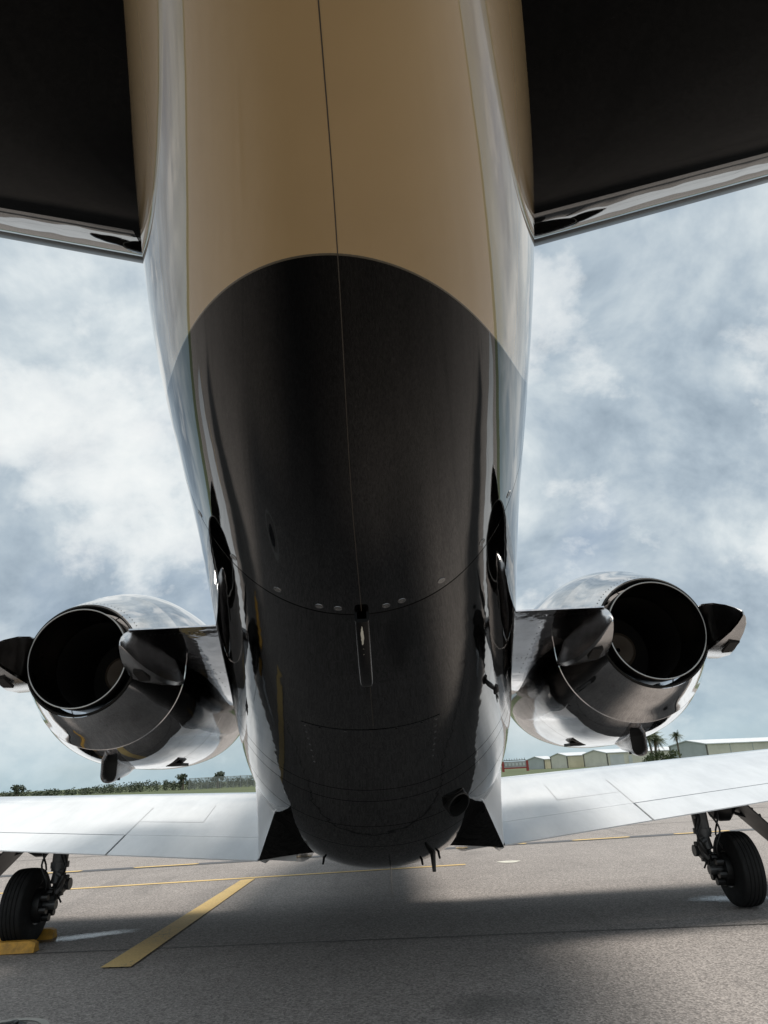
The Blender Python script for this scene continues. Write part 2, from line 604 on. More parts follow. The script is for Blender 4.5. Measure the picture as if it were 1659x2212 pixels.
vs = [(x, y, skid_bottom(y)) for x, y in edge] + [(0.002, 2.285, skid_bottom(2.285) - 0.0004)]
fs = [(i, (i + 1) % 26, 26) for i in range(26)]
mesh('paint_chip', vs, fs, CHIP, skid, False)
for y in (2.345, 2.372):
    vs = [(0.003 + 0.0022 * math.cos(a), y + 0.004 * math.sin(a), skid_bottom(y)) for a in np.linspace(0, 6.28, 9)[:-1]]
    mesh('paint_chip', vs, [tuple(range(8))], CHIP, skid, False)

# small fittings on the skin
p, nrm = belly(0.54, 3.24, 0)
mb = MB()
mb.tube([p, p + nrm * 0.035], [0.012, 0.009], 10)
mb.tube([p + nrm * 0.035 + Vector((0, -0.03, 0.015)), p + nrm * 0.037, p + nrm * 0.035 + Vector((0, 0.03, -0.012))], [0.008, 0.013, 0.008], 10)
mb.build('vent_probe', DULL, aft)
# heat-exchanger exhaust pipe, low right
ax = Vector((0.42, -0.72, -0.62)).normalized()
c0 = Vector((0.415, 4.43, 0.935))
a = ax.cross(Vector((0, 0, 1))).normalized(); b = ax.cross(a)
vs, fs = [], []
seg = 36
rows = [(-0.16, 0.070, 0.080), (0.0, 0.072, 0.082), (0.08, 0.071, 0.082), (0.115, 0.069, 0.080), (0.118, 0.063, 0.074), (0.10, 0.060, 0.071), (-0.10, 0.056, 0.066)]
for d, r1, r2 in rows:
    for k in range(seg):
        th = 2 * math.pi * k / seg
        vs.append(c0 + ax * d + a * r1 * math.cos(th) + b * r2 * math.sin(th))
for i in range(len(rows) - 1):
    for k in range(seg):
        fs.append((i * seg + k, i * seg + (k + 1) % seg, (i + 1) * seg + (k + 1) % seg, (i + 1) * seg + k))
fs.append(tuple((len(rows) - 1) * seg + k for k in range(seg)))
pipe = mesh('exhaust_pipe', vs, fs, DULL, jet, True, 35)

# wing-root fairings: smooth flank blending out of the body, dark hollow behind the wing root
def skin_x(y, z):
    zb, zm, ww, n = float(fzb(y)), float(fzm(y)), float(fw_(y)), float(fn(y))
    q = 1 - (min(abs(z - zm) / (zm - zb), 0.9999)) ** n
    return ww * max(q, 0.0) ** (1 / n)


for s in (-1, 1):
    A_ = Vector((0.675, 4.90, 0.845)); T_ = Vector((0.805, 5.10, 0.562)); B_ = Vector((0.42, 5.46, 0.520))
    # flank
    ysec = list(np.linspace(4.45, 4.90, 12)) + list(np.linspace(4.90, 5.10, 12))[1:] + list(np.linspace(5.1, 7.0, 20))[1:]
    nz_ = 18
    vs, fs = [], []
    for y in ysec:
        zt_ = 1.22
        if y <= 4.90:
            k = (y - 4.45) / 0.45
            ze = 0.93 - 0.085 * k
            xe = skin_x(y, ze) - 0.006 + (0.675 - skin_x(4.90, 0.845) + 0.006) * k ** 2
        elif y <= 5.10:
            k = (y - 4.90) / 0.20
            e = A_.lerp(T_, k)
            xe, ze = e.x, e.z
        else:
            xe, ze = 0.805 + 0.02 * min(1, (y - 5.1) / 0.4), 0.562 - 0.06 * min(1, (y - 5.1) / 0.4)
        blend = min(1.0, max(0.0, (y - 4.45) / 0.65)) ** 1.5
        for k in range(nz_):
            t = k / (nz_ - 1)
            z = zt_ + (ze - zt_) * t
            # departs tangentially from the skin, ends at the edge
            xs = skin_x(y, max(z, float(fzb(y)) + 0.01)) - 0.008
            x_top = skin_x(y, zt_) - 0.008
            xl = x_top + (xe - x_top) * t - 0.012 * math.sin(math.pi * t) * blend
            vs.append((s * (xs + (xl - xs) * (blend + (1 - blend) * t ** 4)), y, z))
    for i in range(len(ysec) - 1):
        for k in range(nz_ - 1):
            q = (i * nz_ + k, i * nz_ + k + 1, (i + 1) * nz_ + k + 1, (i + 1) * nz_ + k)
            fs.append(q if s > 0 else q[::-1])
    fr = mesh('wing_root_fairing', vs, fs, WHITE, jet, True, 50)
    # hollow
    vs, fs = [], []
    n1, n2 = 14, 14
    for i in range(n1):
        k = i / (n1 - 1)
        e = A_.lerp(T_, k); q_ = A_.lerp(B_, k) + Vector((-0.03, 0.06, 0.03)) * (1 if k > 0 else 0)
        for j in range(n2):
            r_ = j / (n2 - 1)
            p = e.lerp(q_, r_)
            p.y += 0.16 * math.sin(math.pi * min(1, r_ * 1.2) * 0.5) * k * (1 - 0.4 * r_)
            vs.append((s * p.x, p.y, p.z))
    for i in range(n1 - 1):
        for j in range(n2 - 1):
            q = (i * n2 + j, i * n2 + j + 1, (i + 1) * n2 + j + 1, (i + 1) * n2 + j)
            fs.append(q if s > 0 else q[::-1])
    mesh('fairing_hollow', vs, fs, BLACK, fr, True, 60)
    # flat underside under the wing root
    edge = [vs[(n1 - 1) * n2 + j] for j in range(n2)]
    v2 = [(x, y, z - 0.001) for x, y, z in edge] + [(x if j else x + 0.02 * s, 7.0, 0.50) for j, (x, y, z) in enumerate(edge)]
    f2 = [(j, j + 1, n2 + j + 1, n2 + j) for j in range(n2 - 1)]
    mesh('fairing_underside', v2, f2, BLACK, fr, False)

# ------------------------------------------------------------------ wings
WROLL = 0.010
UP = [(0, 0.004), (.1, .055), (.2, .106), (.3, .156), (.4, .206), (.5, .255), (.6, .302), (.7, .345), (.8, .376), (.87, .383), (.92, .36), (.96, .29), (.985, .19), (1.0, .06)]
LO = [(1.0, .06), (.985, .0), (.95, -.045), (.85, -.09), (.65, -.105), (.45, -.085), (.25, -.045), (.1, -.012), (0, -0.004)]


def wing_pt(X, s, h):
    k = (X - 0.8) / 7.1
    chord = 1.92 * (1 - k) + 1.05 * k
    th = 1.0 * (1 - k) + 0.40 * k
    yte = 5.09 + 0.19 * (X - 0.8)
    zte = 0.567 + 0.072 * (X - 0.8)
    return (X, yte + s * chord, zte + h * th)


def wing_side(sgn):
    def P(X, s, h):
        x, y, z = wing_pt(X, s, h)
        return (sgn * x, y, z + WROLL * x * sgn)
    uf = spline(np.array([q[0] for q in UP]), np.array([q[1] for q in UP]))
    lf = spline(np.array([q[0] for q in LO[::-1]]), np.array([q[1] for q in LO[::-1]]))

    def solid(name, x0, x1, s0, s1, mats, parent, nx=14, ns=22, closed_nose=False):
        Xs = np.linspace(x0, x1, nx)
        # cosine spacing to the nose
        ss = s0 + (s1 - s0) * (np.linspace(0, 1, ns) if s1 < 0.99 else np.sin(np.linspace(0, math.pi / 2, ns)))
        loop = [(s, float(uf(s))) for s in ss]
        low = [(s, float(lf(s))) for s in ss[::-1]]
        if s1 >= 0.99: low = low[1:]
        prof = loop + low
        n = len(prof)
        vs = [P(X, s, h) for X in Xs for s, h in prof]
        fs, fm = [], []
        for i in range(nx - 1):
            for k in range(n):
                k2 = (k + 1) % n
                q = (i * n + k, i * n + k2, (i + 1) * n + k2, (i + 1) * n + k)
                fs.append(q if sgn < 0 else q[::-1])
                fm.append(0 if k < len(loop) - 1 or k >= n - 1 else 1)
        fs += [tuple(range(n))[::-1], tuple((nx - 1) * n + k for k in range(n))]
        fm += [0, 0]
        return mesh(name, vs, fs, None, parent, True, 40, mats=mats, fmat=fm)
    wg = solid('wing', 0.6, 7.9, 0.205, 1.0, [WHITE, BLACK], jet, 40, 40)
    solid('flap', 0.812, 1.868, 0.0, 0.203, [WHITE, BLACK], wg, 8, 10)
    solid('flap', 1.884, 4.6, 0.0, 0.198, [WHITE, BLACK], wg, 14, 10)
    solid('aileron', 4.615, 7.7, 0.0, 0.198, [WHITE, BLACK], wg, 14, 10)
    # joint strips over the flap track
    vs = []
    pts = [P(1.876, s, float(uf(s)) + 0.0015) for s in np.linspace(0.205, 0.55, 18)]
    vs = []
    for p in pts:
        vs += [(p[0] - 0.004, p[1], p[2]), (p[0] + 0.004, p[1], p[2])]
    fs = [(2 * i, 2 * i + 1, 2 * i + 3, 2 * i + 2) for i in range(17)]
    mesh('panel_joint', vs, fs, JOINT, wg, False)
    for (xa, sa, xb, sb) in ((1.36, 0.36, 1.36, 0.58), (1.36, 0.36, 1.87, 0.36)):
        vs = []
        for t_ in np.linspace(0, 1, 16):
            X, s = xa + (xb - xa) * t_, sa + (sb - sa) * t_
            d = (0.003, 0) if xa == xb else (0, 0.0015)
            vs += [P(X - d[0], s - d[1], float(uf(s - d[1])) + 0.0012), P(X + d[0], s + d[1], float(uf(s + d[1])) + 0.0012)]
        fs = [(2 * i, 2 * i + 1, 2 * i + 3, 2 * i + 2) for i in range(15)]
        mesh('panel_joint', vs, fs, JOINT, wg, False)
    return wg


JOINT = simple('grey_joint_sealant', (0.42, 0.43, 0.44), 0.5)
wing_side(-1)
wing_side(1)

# ------------------------------------------------------------------ tailplane and fin
def foil(n=30):
    t = np.linspace(0, math.pi, n)
    s = (1 - np.cos(t)) / 2                 # 0 nose .. 1 tail
    th = 5 * (0.2969 * np.sqrt(s) - 0.126 * s - 0.3516 * s ** 2 + 0.2843 * s ** 3 - 0.1036 * s ** 4)
    return s, th


for sgn in (-1, 1):
    s_, th_ = foil(36)
    prof = [(s, t) for s, t in zip(s_, th_)] + [(s, -t) for s, t in list(zip(s_, th_))[-2:0:-1]]
    def SP(X, s, t, grow=0.0):
        k = (X - 0.5) / 2.7
        chord = 1.28 * (1 - k) + 0.66 * k
        le = 1.4526 - 0.15 * (X - 0.5)
        z0 = 2.29 + 0.158 * (X - 0.5) + 0.02
        return (sgn * X, le - s * chord + grow * (1 if s < 0.002 else 0), z0 + (t * 0.105 * chord + math.copysign(grow, t)))
    Xs = np.linspace(0.05, 3.2, 26)
    n = len(prof)
    vs = [SP(X, s, t) for X in Xs for s, t in prof]
    fs = []
    for i in range(len(Xs) - 1):
        for k in range(n):
            q = (i * n + k, i * n + (k + 1) % n, (i + 1) * n + (k + 1) % n, (i + 1) * n + k)
            fs.append(q[::-1] if sgn < 0 else q)
    fs += [tuple(range(n)), tuple((len(Xs) - 1) * n + k for k in range(n))[::-1]]
    hs = mesh('horizontal_stabilizer', vs, fs, STAB, jet, True, 40)
    # leading edge: dull rubber boot on the nose, polished strip behind it on the underside
    tf = lambda s: 5 * (0.2969 * math.sqrt(s) - 0.126 * s - 0.3516 * s ** 2 + 0.2843 * s ** 3 - 0.1036 * s ** 4)
    Xs2 = np.linspace(0.46, 3.15, 30)
    def wrap(nm, seq, mat, g):
        vs, fs = [], []
        for X in Xs2:
            for i, (s, t) in enumerate(seq):
                gg = 0.0 if i in (0, len(seq) - 1) else g
                x, y, z = SP(X, s, t)
                vs.append((x, y + (gg if s < 0.01 else gg * 0.3), z + (gg if t > 0 else -gg if t < 0 else 0)))
        n = len(seq)
        for i in range(len(Xs2) - 1):
            for k in range(n - 1):
                q = (i * n + k, i * n + k + 1, (i + 1) * n + k + 1, (i + 1) * n + k)
                fs.append(q if sgn < 0 else q[::-1])
        return mesh(nm, vs, fs, mat, hs, True, 60)
    su = [0.045 * k_ ** 2 for k_ in np.linspace(1, 0, 12)]
    wrap('deicing_boot', [(q, tf(q)) for q in su[:-1]] + [(0, 0)] + [(q, -tf(q)) for q in su[:-1][::-1]], RUBBERB, 0.0026)
    wrap('leading_edge_strip', [(q, -tf(q)) for q in np.linspace(0.0455, 0.135, 14)], BOOT, 0.0012)

s_, th_ = foil(24)
prof = [(s, t) for s, t in zip(s_, th_)] + [(s, -t) for s, t in list(zip(s_, th_))[-2:0:-1]]
vs = []
for k in np.linspace(0, 1, 12):
    z = 2.45 + 2.1 * k
    chord = 2.2 * (1 - k) + 1.2 * k
    le = 2.1 - 1.35 * k
    vs += [(t * 0.09 * chord, le - s * chord, z) for s, t in prof]
n = len(prof)
fs = [(i * n + k, i * n + (k + 1) % n, (i + 1) * n + (k + 1) % n, (i + 1) * n + k) for i in range(11) for k in range(n)]
fs += [tuple(range(n)), tuple(11 * n + k for k in range(n))[::-1]]
mesh('vertical_fin', vs, fs, BLACK, jet, True, 40)

# ------------------------------------------------------------------ engines
EX, EZ = 1.428, 1.657


def engine(sgn):
    c = (sgn * EX, 0, EZ)
    # outer cowl, forward part
    mb = MB()
    prof = [(3.905, 0.414), (3.908, 0.4165), (3.95, 0.430), (4.05, 0.459), (4.2, 0.487), (4.4, 0.503), (4.7, 0.508), (5.1, 0.505), (5.5, 0.480), (5.8, 0.435), (5.93, 0.400), (5.97, 0.375), (5.95, 0.35), (5.8, 0.335), (5.4, 0.33)]
    ky = np.array([q[0] for q in prof[1:11]]); kr = np.array([q[1] for q in prof[1:11]]); f = spline(ky, kr)
    fine = [(3.905, 0.405)] + [(y, float(f(y))) for y in np.linspace(3.908, 5.93, 60)] + prof[11:]
    seamy = 4.62
    fine2 = []
    for y, r in fine:
        if abs(y - seamy) < 0.02 and r > 0.4: continue
        fine2.append((y, r))
        if y < seamy - 0.02 and not any(True for q in fine if y < q[0] < seamy - 0.02 and q[1] > 0.4):
            fine2 += [(seamy - 0.003, float(f(seamy))), (seamy - 0.0015, float(f(seamy)) - 0.004), (seamy + 0.0015, float(f(seamy)) - 0.004), (seamy + 0.003, float(f(seamy)))]
    mb.lathe(fine2, c, 'Y', 112)
    nac = mb.build('engine_nacelle', CHROME, jet, True, 30)
    tag(nac, 'polished engine nacelle on the %s side' % ('left' if sgn < 0 else 'right'))
    # thrust-reverser cowl behind the ring seam
    ky = np.array([3.535, 3.62, 3.72, 3.82, 3.902]); kr = np.array([0.279, 0.313, 0.349, 0.383, 0.4145]); f2 = spline(ky, kr)
    MB().lathe([(3.66, 0.258), (3.56, 0.261), (3.528, 0.266), (3.525, 0.271), (3.533, 0.2765)], c, 'Y', 96).build('exhaust_shroud', FLATBLACK, nac, True, 40)
    pr = [(y, float(f2(y))) for y in np.linspace(3.535, 3.900, 26)] + [(3.9015, 0.408), (3.903, 0.400)]
    MB().lathe(pr, c, 'Y', 112).build('reverser_cowl', CHROME, nac, True, 30)
    # exhaust nozzle: thin lip, dark duct, tail bullet deep inside
    pr = [(3.70, 0.240), (3.60, 0.243), (3.55, 0.244), (3.485, 0.2425), (3.479, 0.2405), (3.483, 0.2375), (3.53, 0.236), (3.75, 0.238), (4.3, 0.250)]
    MB().lathe(pr, c, 'Y', 96).build('exhaust_nozzle', STEEL, nac, True, 30)
    MB().lathe([(3.488, 0.2405), (3.4755, 0.2430), (3.4745, 0.2405), (3.4760, 0.2375), (3.488, 0.2375)], c, 'Y', 96).build('nozzle_lip', LIPHI, nac, True, 60)  # lighter metal ring paints in the lip's highlight
    pr = [(4.31, 0.252), (3.80, 0.239), (3.78, 0.235), (3.82, 0.233), (4.30, 0.24), (4.32, 0.0)]
    MB().lathe(pr, c, 'Y', 72).build('exhaust_duct', FLATBLACK, nac, True, 40)
    pr = [(4.10, 0.012), (4.098, 0.018), (4.10, 0.022), (4.095, 0.085), (4.11, 0.103), (4.15, 0.110), (4.31, 0.115)]
    MB().lathe(pr, (c[0], 0, c[2]), 'Y', 48).build('tail_bullet', BROWNST, nac, True, 40)
    # row of small fasteners around the cowl's rear edge (top half)
    mb = MB()
    for k in range(46):
        th = math.pi * (0.02 + 0.96 * k / 45)
        r = float(f2(3.575)) + 0.0005
        p = Vector((c[0] + r * math.cos(th), 3.575, c[2] + r * math.sin(th)))
        nr = Vector((math.cos(th), -0.38, math.sin(th))).normalized()
        a = nr.cross(Vector((0, 1, 0))).normalized(); b = nr.cross(a)
        v = [p + (a * math.cos(q) + b * math.sin(q)) * 0.0035 + nr * 0.0012 for q in np.linspace(0, 2 * math.pi, 6, endpoint=False)]
        mb.add(v, [tuple(range(6))])
    tag(mb.build('cowl_rivets', DULL, nac, False), kind='stuff')
    # fairings over the reverser linkage, one each side of the nozzle, reaching aft of it
    for side in (-1, 1):
        vs, fs = [], []
        rows = []
        # (y, inner radius from axis, outer radius, z low, z high)
        for y, ri, ro, zl, zh in [(4.02, .36, .41, -.06, .06), (3.90, .33, .428, -.10, .10), (3.75, .285, .438, -.12, .122), (3.60, .262, .432, -.125, .126),
                                  (3.50, .258, .410, -.112, .122), (3.40, .266, .382, -.090, .104), (3.31, .280, .357, -.062, .074), (3.25, .290, .338, -.034, .046), (3.215, .297, .318, -.010, .022), (3.205, .300, .308, .000, .010)]:
            ro, zl = ri + (ro - ri) * 0.84, zl * 0.9
            # section: flat inner face, rounded outboard side with a ridge
            zc = (zl + zh) / 2 + 0.01
            w_ = ro - ri
            hh_ = zh - zl
            sec = [(ri, zl), (ri, zc), (ri, zh), (ri + 0.28 * w_, zh - 0.03 * hh_), (ri + 0.50 * w_, zc + 0.26 * hh_), (ri + 0.72 * w_, zc), (ri + 0.92 * w_, zl + 0.20 * hh_), (ri + w_, zl + 0.02 * hh_), (ri + 0.90 * w_, zl - 0.05 * hh_), (ri + 0.45 * w_, zl - 0.03 * hh_)]
            rows.append([(c[0] + side * x, y, c[2] + z) for x, z in sec])
        n = len(rows[0])
        vs = [p for r_ in rows for p in r_]
        for i in range(len(rows) - 1):
            for k in range(n):
                q = (i * n + k, i * n + (k + 1) % n, (i + 1) * n + (k + 1) % n, (i + 1) * n + k)
                fs.append(q if side > 0 else q[::-1])
        fs.append(tuple((len(rows) - 1) * n + k for k in range(n)) if side > 0 else tuple((len(rows) - 1) * n + k for k in range(n))[::-1])
        po = mesh('reverser_fairing', vs, fs, SATIN, nac, True, 19)
        # added dark plate paints shade on the face towards the jet
        vs = [(c[0] + side * (ri - 0.003), y, c[2] + z) for y, ri, zl, zh in [(3.62, .257, -.088, .116), (3.50, .254, -.082, .114), (3.40, .262, -.068, .097), (3.31, .276, -.047, .068), (3.25, .286, -.024, .040), (3.215, .293, -.004, .018)] for z in (zl, zh)]
        fs = [(2 * i, 2 * i + 1, 2 * i + 3, 2 * i + 2) for i in range(5)]
        mesh('inner_shade_plate', vs, [f_ if side < 0 else f_[::-1] for f_ in fs], STEEL, po, False)
        # dark box on the underside, painted shade in place of a slot
        mb = MB()
        rot = Matrix.Rotation(-side * R(4), 3, 'Y') @ Matrix.Rotation(R(-16), 3, 'X')
        mb.box((c[0] + side * 0.330, 3.45, c[2] - 0.104), (0.05, 0.11, 0.012), rot)
        mb.build('linkage_slot_shade', FLATBLACK, po, False)
    # drain scoop under the cowl and a flat vent ahead of it
    mb = MB()
    zb_ = c[2] - 0.455
    xs = c[0] + 0.06 * sgn * 0.3
    for (o0, o1) in (((0.07, 0.16), (0.062, 0.15)),):
        pass
    vs, fs = [], []
    rows = [(4.50, 0.012, -0.005, -.03), (4.42, 0.036, -0.050, .04), (4.28, 0.046, -0.092, .06), (4.08, 0.047, -0.125, .08), (4.06, 0.045, -0.126, .08), (4.065, 0.041, -0.120, .08), (4.25, 0.035, -0.08, .05)]
    for y, hw, zl, zh in rows:
        for k in range(13):
            th = math.pi * k / 12
            vs.append((xs + hw * math.cos(th) * (1 if k not in (0, 12) else 1), y, zb_ + zl * (abs(math.sin(th)) ** 0.28) + (zh if k in (0, 12) else 0)))
    n = 13
    for i in range(len(rows) - 1):
        for k in range(n - 1):
            fs.append((i * n + k, i * n + k + 1, (i + 1) * n + k + 1, (i + 1) * n + k))
    mesh('drain_scoop', vs, [f_[::-1] for f_ in fs], SATIN, nac, True, 40)
    MB().box((xs, 4.13, zb_ - 0.03), (0.078, 0.012, 0.165)).build('scoop_shade_plate', FLATBLACK, nac, False)  # dark plate painting the shade inside the scoop mouth
    MB().box((c[0] - sgn * 0.16, 4.75, c[2] - 0.488), (0.10, 0.16, 0.018)).build('cowl_vent', DULL, nac, False)
    # pylon: a thick stub of wing section between fuselage and cowl, wedge-shaped towards its trailing edge
    lowk = np.array([3.40, 3.60, 3.80, 4.00, 4.20, 4.40, 4.65, 5.0, 5.3, 5.5])
    lowz = np.array([1.765, 1.7245, 1.684, 1.643, 1.602, 1.563, 1.525, 1.520, 1.575, 1.67])
    hik = np.array([3.40, 3.7, 4.1, 4.6, 5.0, 5.3, 5.5])
    hiz = np.array([1.772, 1.815, 1.855, 1.870, 1.845, 1.780, 1.68])
    fl, fh = spline(lowk, lowz), spline(hik, hiz)
    yy = np.concatenate([np.linspace(3.40, 5.3, 34), np.linspace(5.3, 5.5, 10)[1:]])
    prof = [(y, float(fl(y))) for y in yy] + [(y, float(fh(y))) for y in yy[::-1][1:]]
    Xs = np.linspace(0.45, 1.16, 16)
    n = len(prof)
    vs = [(sgn * X, y, z) for X in Xs for y, z in prof]
    fs = []
    for i in range(len(Xs) - 1):
        for k in range(n):
            q = (i * n + k, i * n + (k + 1) % n, (i + 1) * n + (k + 1) % n, (i + 1) * n + k)
            fs.append(q[::-1] if sgn < 0 else q)
    fs += [tuple(range(n)), tuple((len(Xs) - 1) * n + k for k in range(n))[::-1]]
    py_ = mesh('engine_pylon', vs, fs, PYLON, jet, True, 40)
    # rows of small screws on the pylon's lower skin
    mb = MB()
    for yrow, x0, x1, cnt in ((3.47, 0.74, 1.10, 16), (4.05, 0.80, 1.02, 9)):
        for k in range(cnt):
            X = x0 + (x1 - x0) * k / (cnt - 1)
            z = float(fl(yrow)) - 0.0008
            mb.add([(sgn * X + 0.004 * math.cos(t_), yrow + 0.004 * math.sin(t_), z) for t_ in np.linspace(0, 2 * math.pi, 6, endpoint=False)], [tuple(range(6))])
    for k in range(12):
        yv = 3.47 + 0.075 * k
        z = float(fl(yv)) - 0.0008
        mb.add([(sgn * 0.88 + 0.004 * math.cos(t_), yv + 0.004 * math.sin(t_), z) for t_ in np.linspace(0, 2 * math.pi, 6, endpoint=False)], [tuple(range(6))])
    tag(mb.build('pylon_screws', DULL, py_, False), kind='stuff')
    return nac


engine(-1)
engine(1)

# ------------------------------------------------------------------ landing gear
def tyre_profile(Rr, hw):
    pr = []
    for k in range(41):
        t = -1 + 2 * k / 40
        # rounded crown with four grooves
        x = hw * math.sin(t * math.pi / 2) if abs(t) < 1 else math.copysign(hw, t)
        a = abs(t)
        r = Rr - 0.006 * (a / 0.55) ** 2 if a < 0.55 else Rr - 0.006 - 0.125 * ((a - 0.55) / 0.45) ** 1.7
        if any(abs(a - g) < 0.03 for g in (0.1, 0.3)):
            r -= 0.006
        pr.append((x, r))
    return pr


def main_gear(sgn):
    X = sgn * 2.68
    Y, Rr = 5.94, 0.256
    base = MB()
    # fat oleo leg inboard of the wheel, with collars
    xi = sgn * 2.50
    base.tube([(xi, 6.06, 0.78), (xi, 6.05, 0.60), (xi + sgn * 0.005, 6.04, 0.47)], [0.062, 0.058, 0.055], 18)
    base.tube([(xi, 6.045, 0.535), (xi, 6.045, 0.495)], 0.068, 18)
    base.tube([(xi, 6.04, 0.47), (xi + sgn * 0.008, 6.02, 0.385)], 0.042, 16)
    base.tube([(xi - 0.02, 6.05, 0.66), (xi + sgn * 0.12, 6.10, 0.72)], 0.03, 12)
    leg = base.build('main_gear_leg', GEAR, jet)
    tag(leg, '%s main landing gear leg with wheel' % ('left' if sgn < 0 else 'right'))
    # trailing arm to the axle, pivot and torque knuckle
    mb = MB()
    mb.tube([(xi, 6.13, 0.36), (xi + sgn * 0.01, 6.04, 0.33), (xi + sgn * 0.02, 5.94, 0.258)], [0.045, 0.05, 0.045], 14)
    mb.tube([(xi - sgn * 0.06, 6.13, 0.37), (xi + sgn * 0.06, 6.13, 0.37)], 0.042, 14)
    mb.tube([(xi - sgn * 0.045, 5.94, 0.256), (X + sgn * 0.06, 5.94, 0.256)], 0.034, 14)
    mb.build('trailing_arm', GEAR, leg)
    mb = MB()
    mb.tube([(xi - sgn * 0.02, 5.985, 0.46), (xi - sgn * 0.075, 5.965, 0.435), (xi - sgn * 0.085, 5.955, 0.42)], [0.022, 0.020, 0.012], 10)
    mb.tube([(xi - sgn * 0.09, 5.955, 0.44), (xi - sgn * 0.112, 5.95, 0.437)], [0.013, 0.017], 10)
    mb.tube([(xi - sgn * 0.075, 5.96, 0.43), (xi - sgn * 0.05, 5.95, 0.36), (xi - sgn * 0.03, 5.95, 0.33)], [0.018, 0.020, 0.016], 10)
    mb.build('torque_link', GEAR, leg)
    # brake pack with pistons
    mb = MB()
    mb.lathe([(-0.03, 0.05), (-0.03, 0.112), (0.035, 0.112), (0.035, 0.05)], (sgn * 2.575, Y, Rr), 'X', 30)
    for k in range(6):
        th = k * math.pi / 3 + 0.3
        mb.tube([(sgn * 2.545, Y + 0.082 * math.cos(th), Rr + 0.082 * math.sin(th)), (sgn * 2.49, Y + 0.082 * math.cos(th), Rr + 0.082 * math.sin(th))], 0.026, 10)
    mb.build('brake_pack', DULL, leg)
    # hydraulic hoses
    mb = MB()
    for dx, dy, r_ in ((-0.07, -0.03, 0.008), (-0.058, 0.0, 0.007), (0.05, -0.05, 0.008), (0.075, -0.03, 0.007)):
        pts = []
        for t_ in np.linspace(0, 1, 14):
            pts.append((xi + sgn * (dx + 0.028 * math.sin(t_ * 9 + dx * 90) + 0.05 * max(0, t_ - 0.6)), 6.0 + dy - 0.05 * math.sin(t_ * math.pi), 0.70 - 0.44 * t_))
        mb.tube(pts, r_, 8)
    for k in range(5):
        mb.box((xi - sgn * 0.05, 5.985, 0.62 - 0.075 * k), (0.035, 0.03, 0.022))
    mb.build('brake_hose', DULL, leg)
    # actuator bell and gear-bay hardware behind the leg
    mb = MB()
    mb.lathe([(-0.09, 0.02), (-0.08, 0.07), (-0.02, 0.10), (0.05, 0.10), (0.10, 0.05)], (sgn * 2.76, 6.25, 0.66), 'X', 24)
    mb.tube([(sgn * 2.62, 6.2, 0.70), (sgn * 3.0, 6.2, 0.64)], 0.014, 8)
    mb.tube([(sgn * 2.84, 6.18, 0.62), (sgn * 2.95, 6.15, 0.585), (sgn * 3.02, 6.12, 0.60)], 0.012, 8)
    mb.build('gear_actuator', DULL, leg)
    # tyre and wheel
    ty = MB().lathe(tyre_profile(Rr, 0.094), (X, Y, Rr), 'X', 72).build('tyre', RUBBER, leg, True, 25)
    mb = MB()
    mb.lathe([(-0.088, 0.0), (-0.088, 0.05), (-0.055, 0.06), (-0.05, 0.105), (-0.088, 0.118), (-0.09, 0.128), (0.09, 0.128), (0.088, 0.118), (0.055, 0.10), (0.055, 0.05), (0.085, 0.045), (0.085, 0.0)], (X, Y, Rr), 'X', 48)
    mb.build('wheel_hub', GEAR, leg, True, 30)
    # strut door hanging outboard of the wheel
    a, b = Vector((sgn * 2.78, 0, 0.74)), Vector((sgn * 3.22, 0, 0.29))
    d = (b - a).normalized()
    nrm = Vector((d.z, 0, -d.x)) * 0.012
    vs = []
    for y0, y1, sh in ((5.88, 6.30, 0),):
        for off in (0, 1):
            for q, yy in ((a, y0), (b, y0 + 0.05), (b, y1 - 0.05), (a, y1)):
                vs.append(q + nrm * off * sgn + Vector((0, yy, 0)))
    f_ = [(0, 1, 2, 3), (7, 6, 5, 4), (0, 4, 5, 1), (1, 5, 6, 2), (2, 6, 7, 3), (3, 7, 4, 0)]
    mesh('gear_door', vs, f_, DULL, leg, False)
    # dark open wheel bay in the wing's underside
    return leg


main_gear(-1)
main_gear(1)

# nose gear, far ahead under the belly
mb = MB()
mb.tube([(0, 11.0, 0.75), (0, 11.0, 0.25)], 0.04, 14)
mb.tube([(-0.08, 11.0, 0.22), (0.08, 11.0, 0.22)], 0.025, 12)
ng = mb.build('nose_gear_leg', GEAR, jet)
MB().lathe(tyre_profile(0.22, 0.07), (0, 11.0, 0.22), 'X', 40).build('tyre', RUBBER, ng, True, 25)

# ------------------------------------------------------------------ belly antennas, drains
def blade(name, x, y, ztop, zbot, c0_, c1_, thick, sweep, mat):
    vs, fs = [], []
    n = 14
    for k, (z, ch) in enumerate(((ztop, c0_), (ztop + (zbot - ztop) * 0.9, c1_), (zbot, c1_ * 0.7))):
        f_ = (z - ztop) / (zbot - ztop)
        for i in range(n):
            th = 2 * math.pi * i / n
            vs.append((x + thick / 2 * math.sin(th) * (1 - 0.5 * f_), y - sweep * f_ + ch / 2 * math.cos(th), z))
    for r_ in range(2):
        for i in range(n):
            fs.append((r_ * n + i, r_ * n + (i + 1) % n, (r_ + 1) * n + (i + 1) % n, (r_ + 1) * n + i))
    fs.append(tuple(2 * n + i for i in range(n)))
    return mesh(name, vs, fs, mat, jet, True, 40)


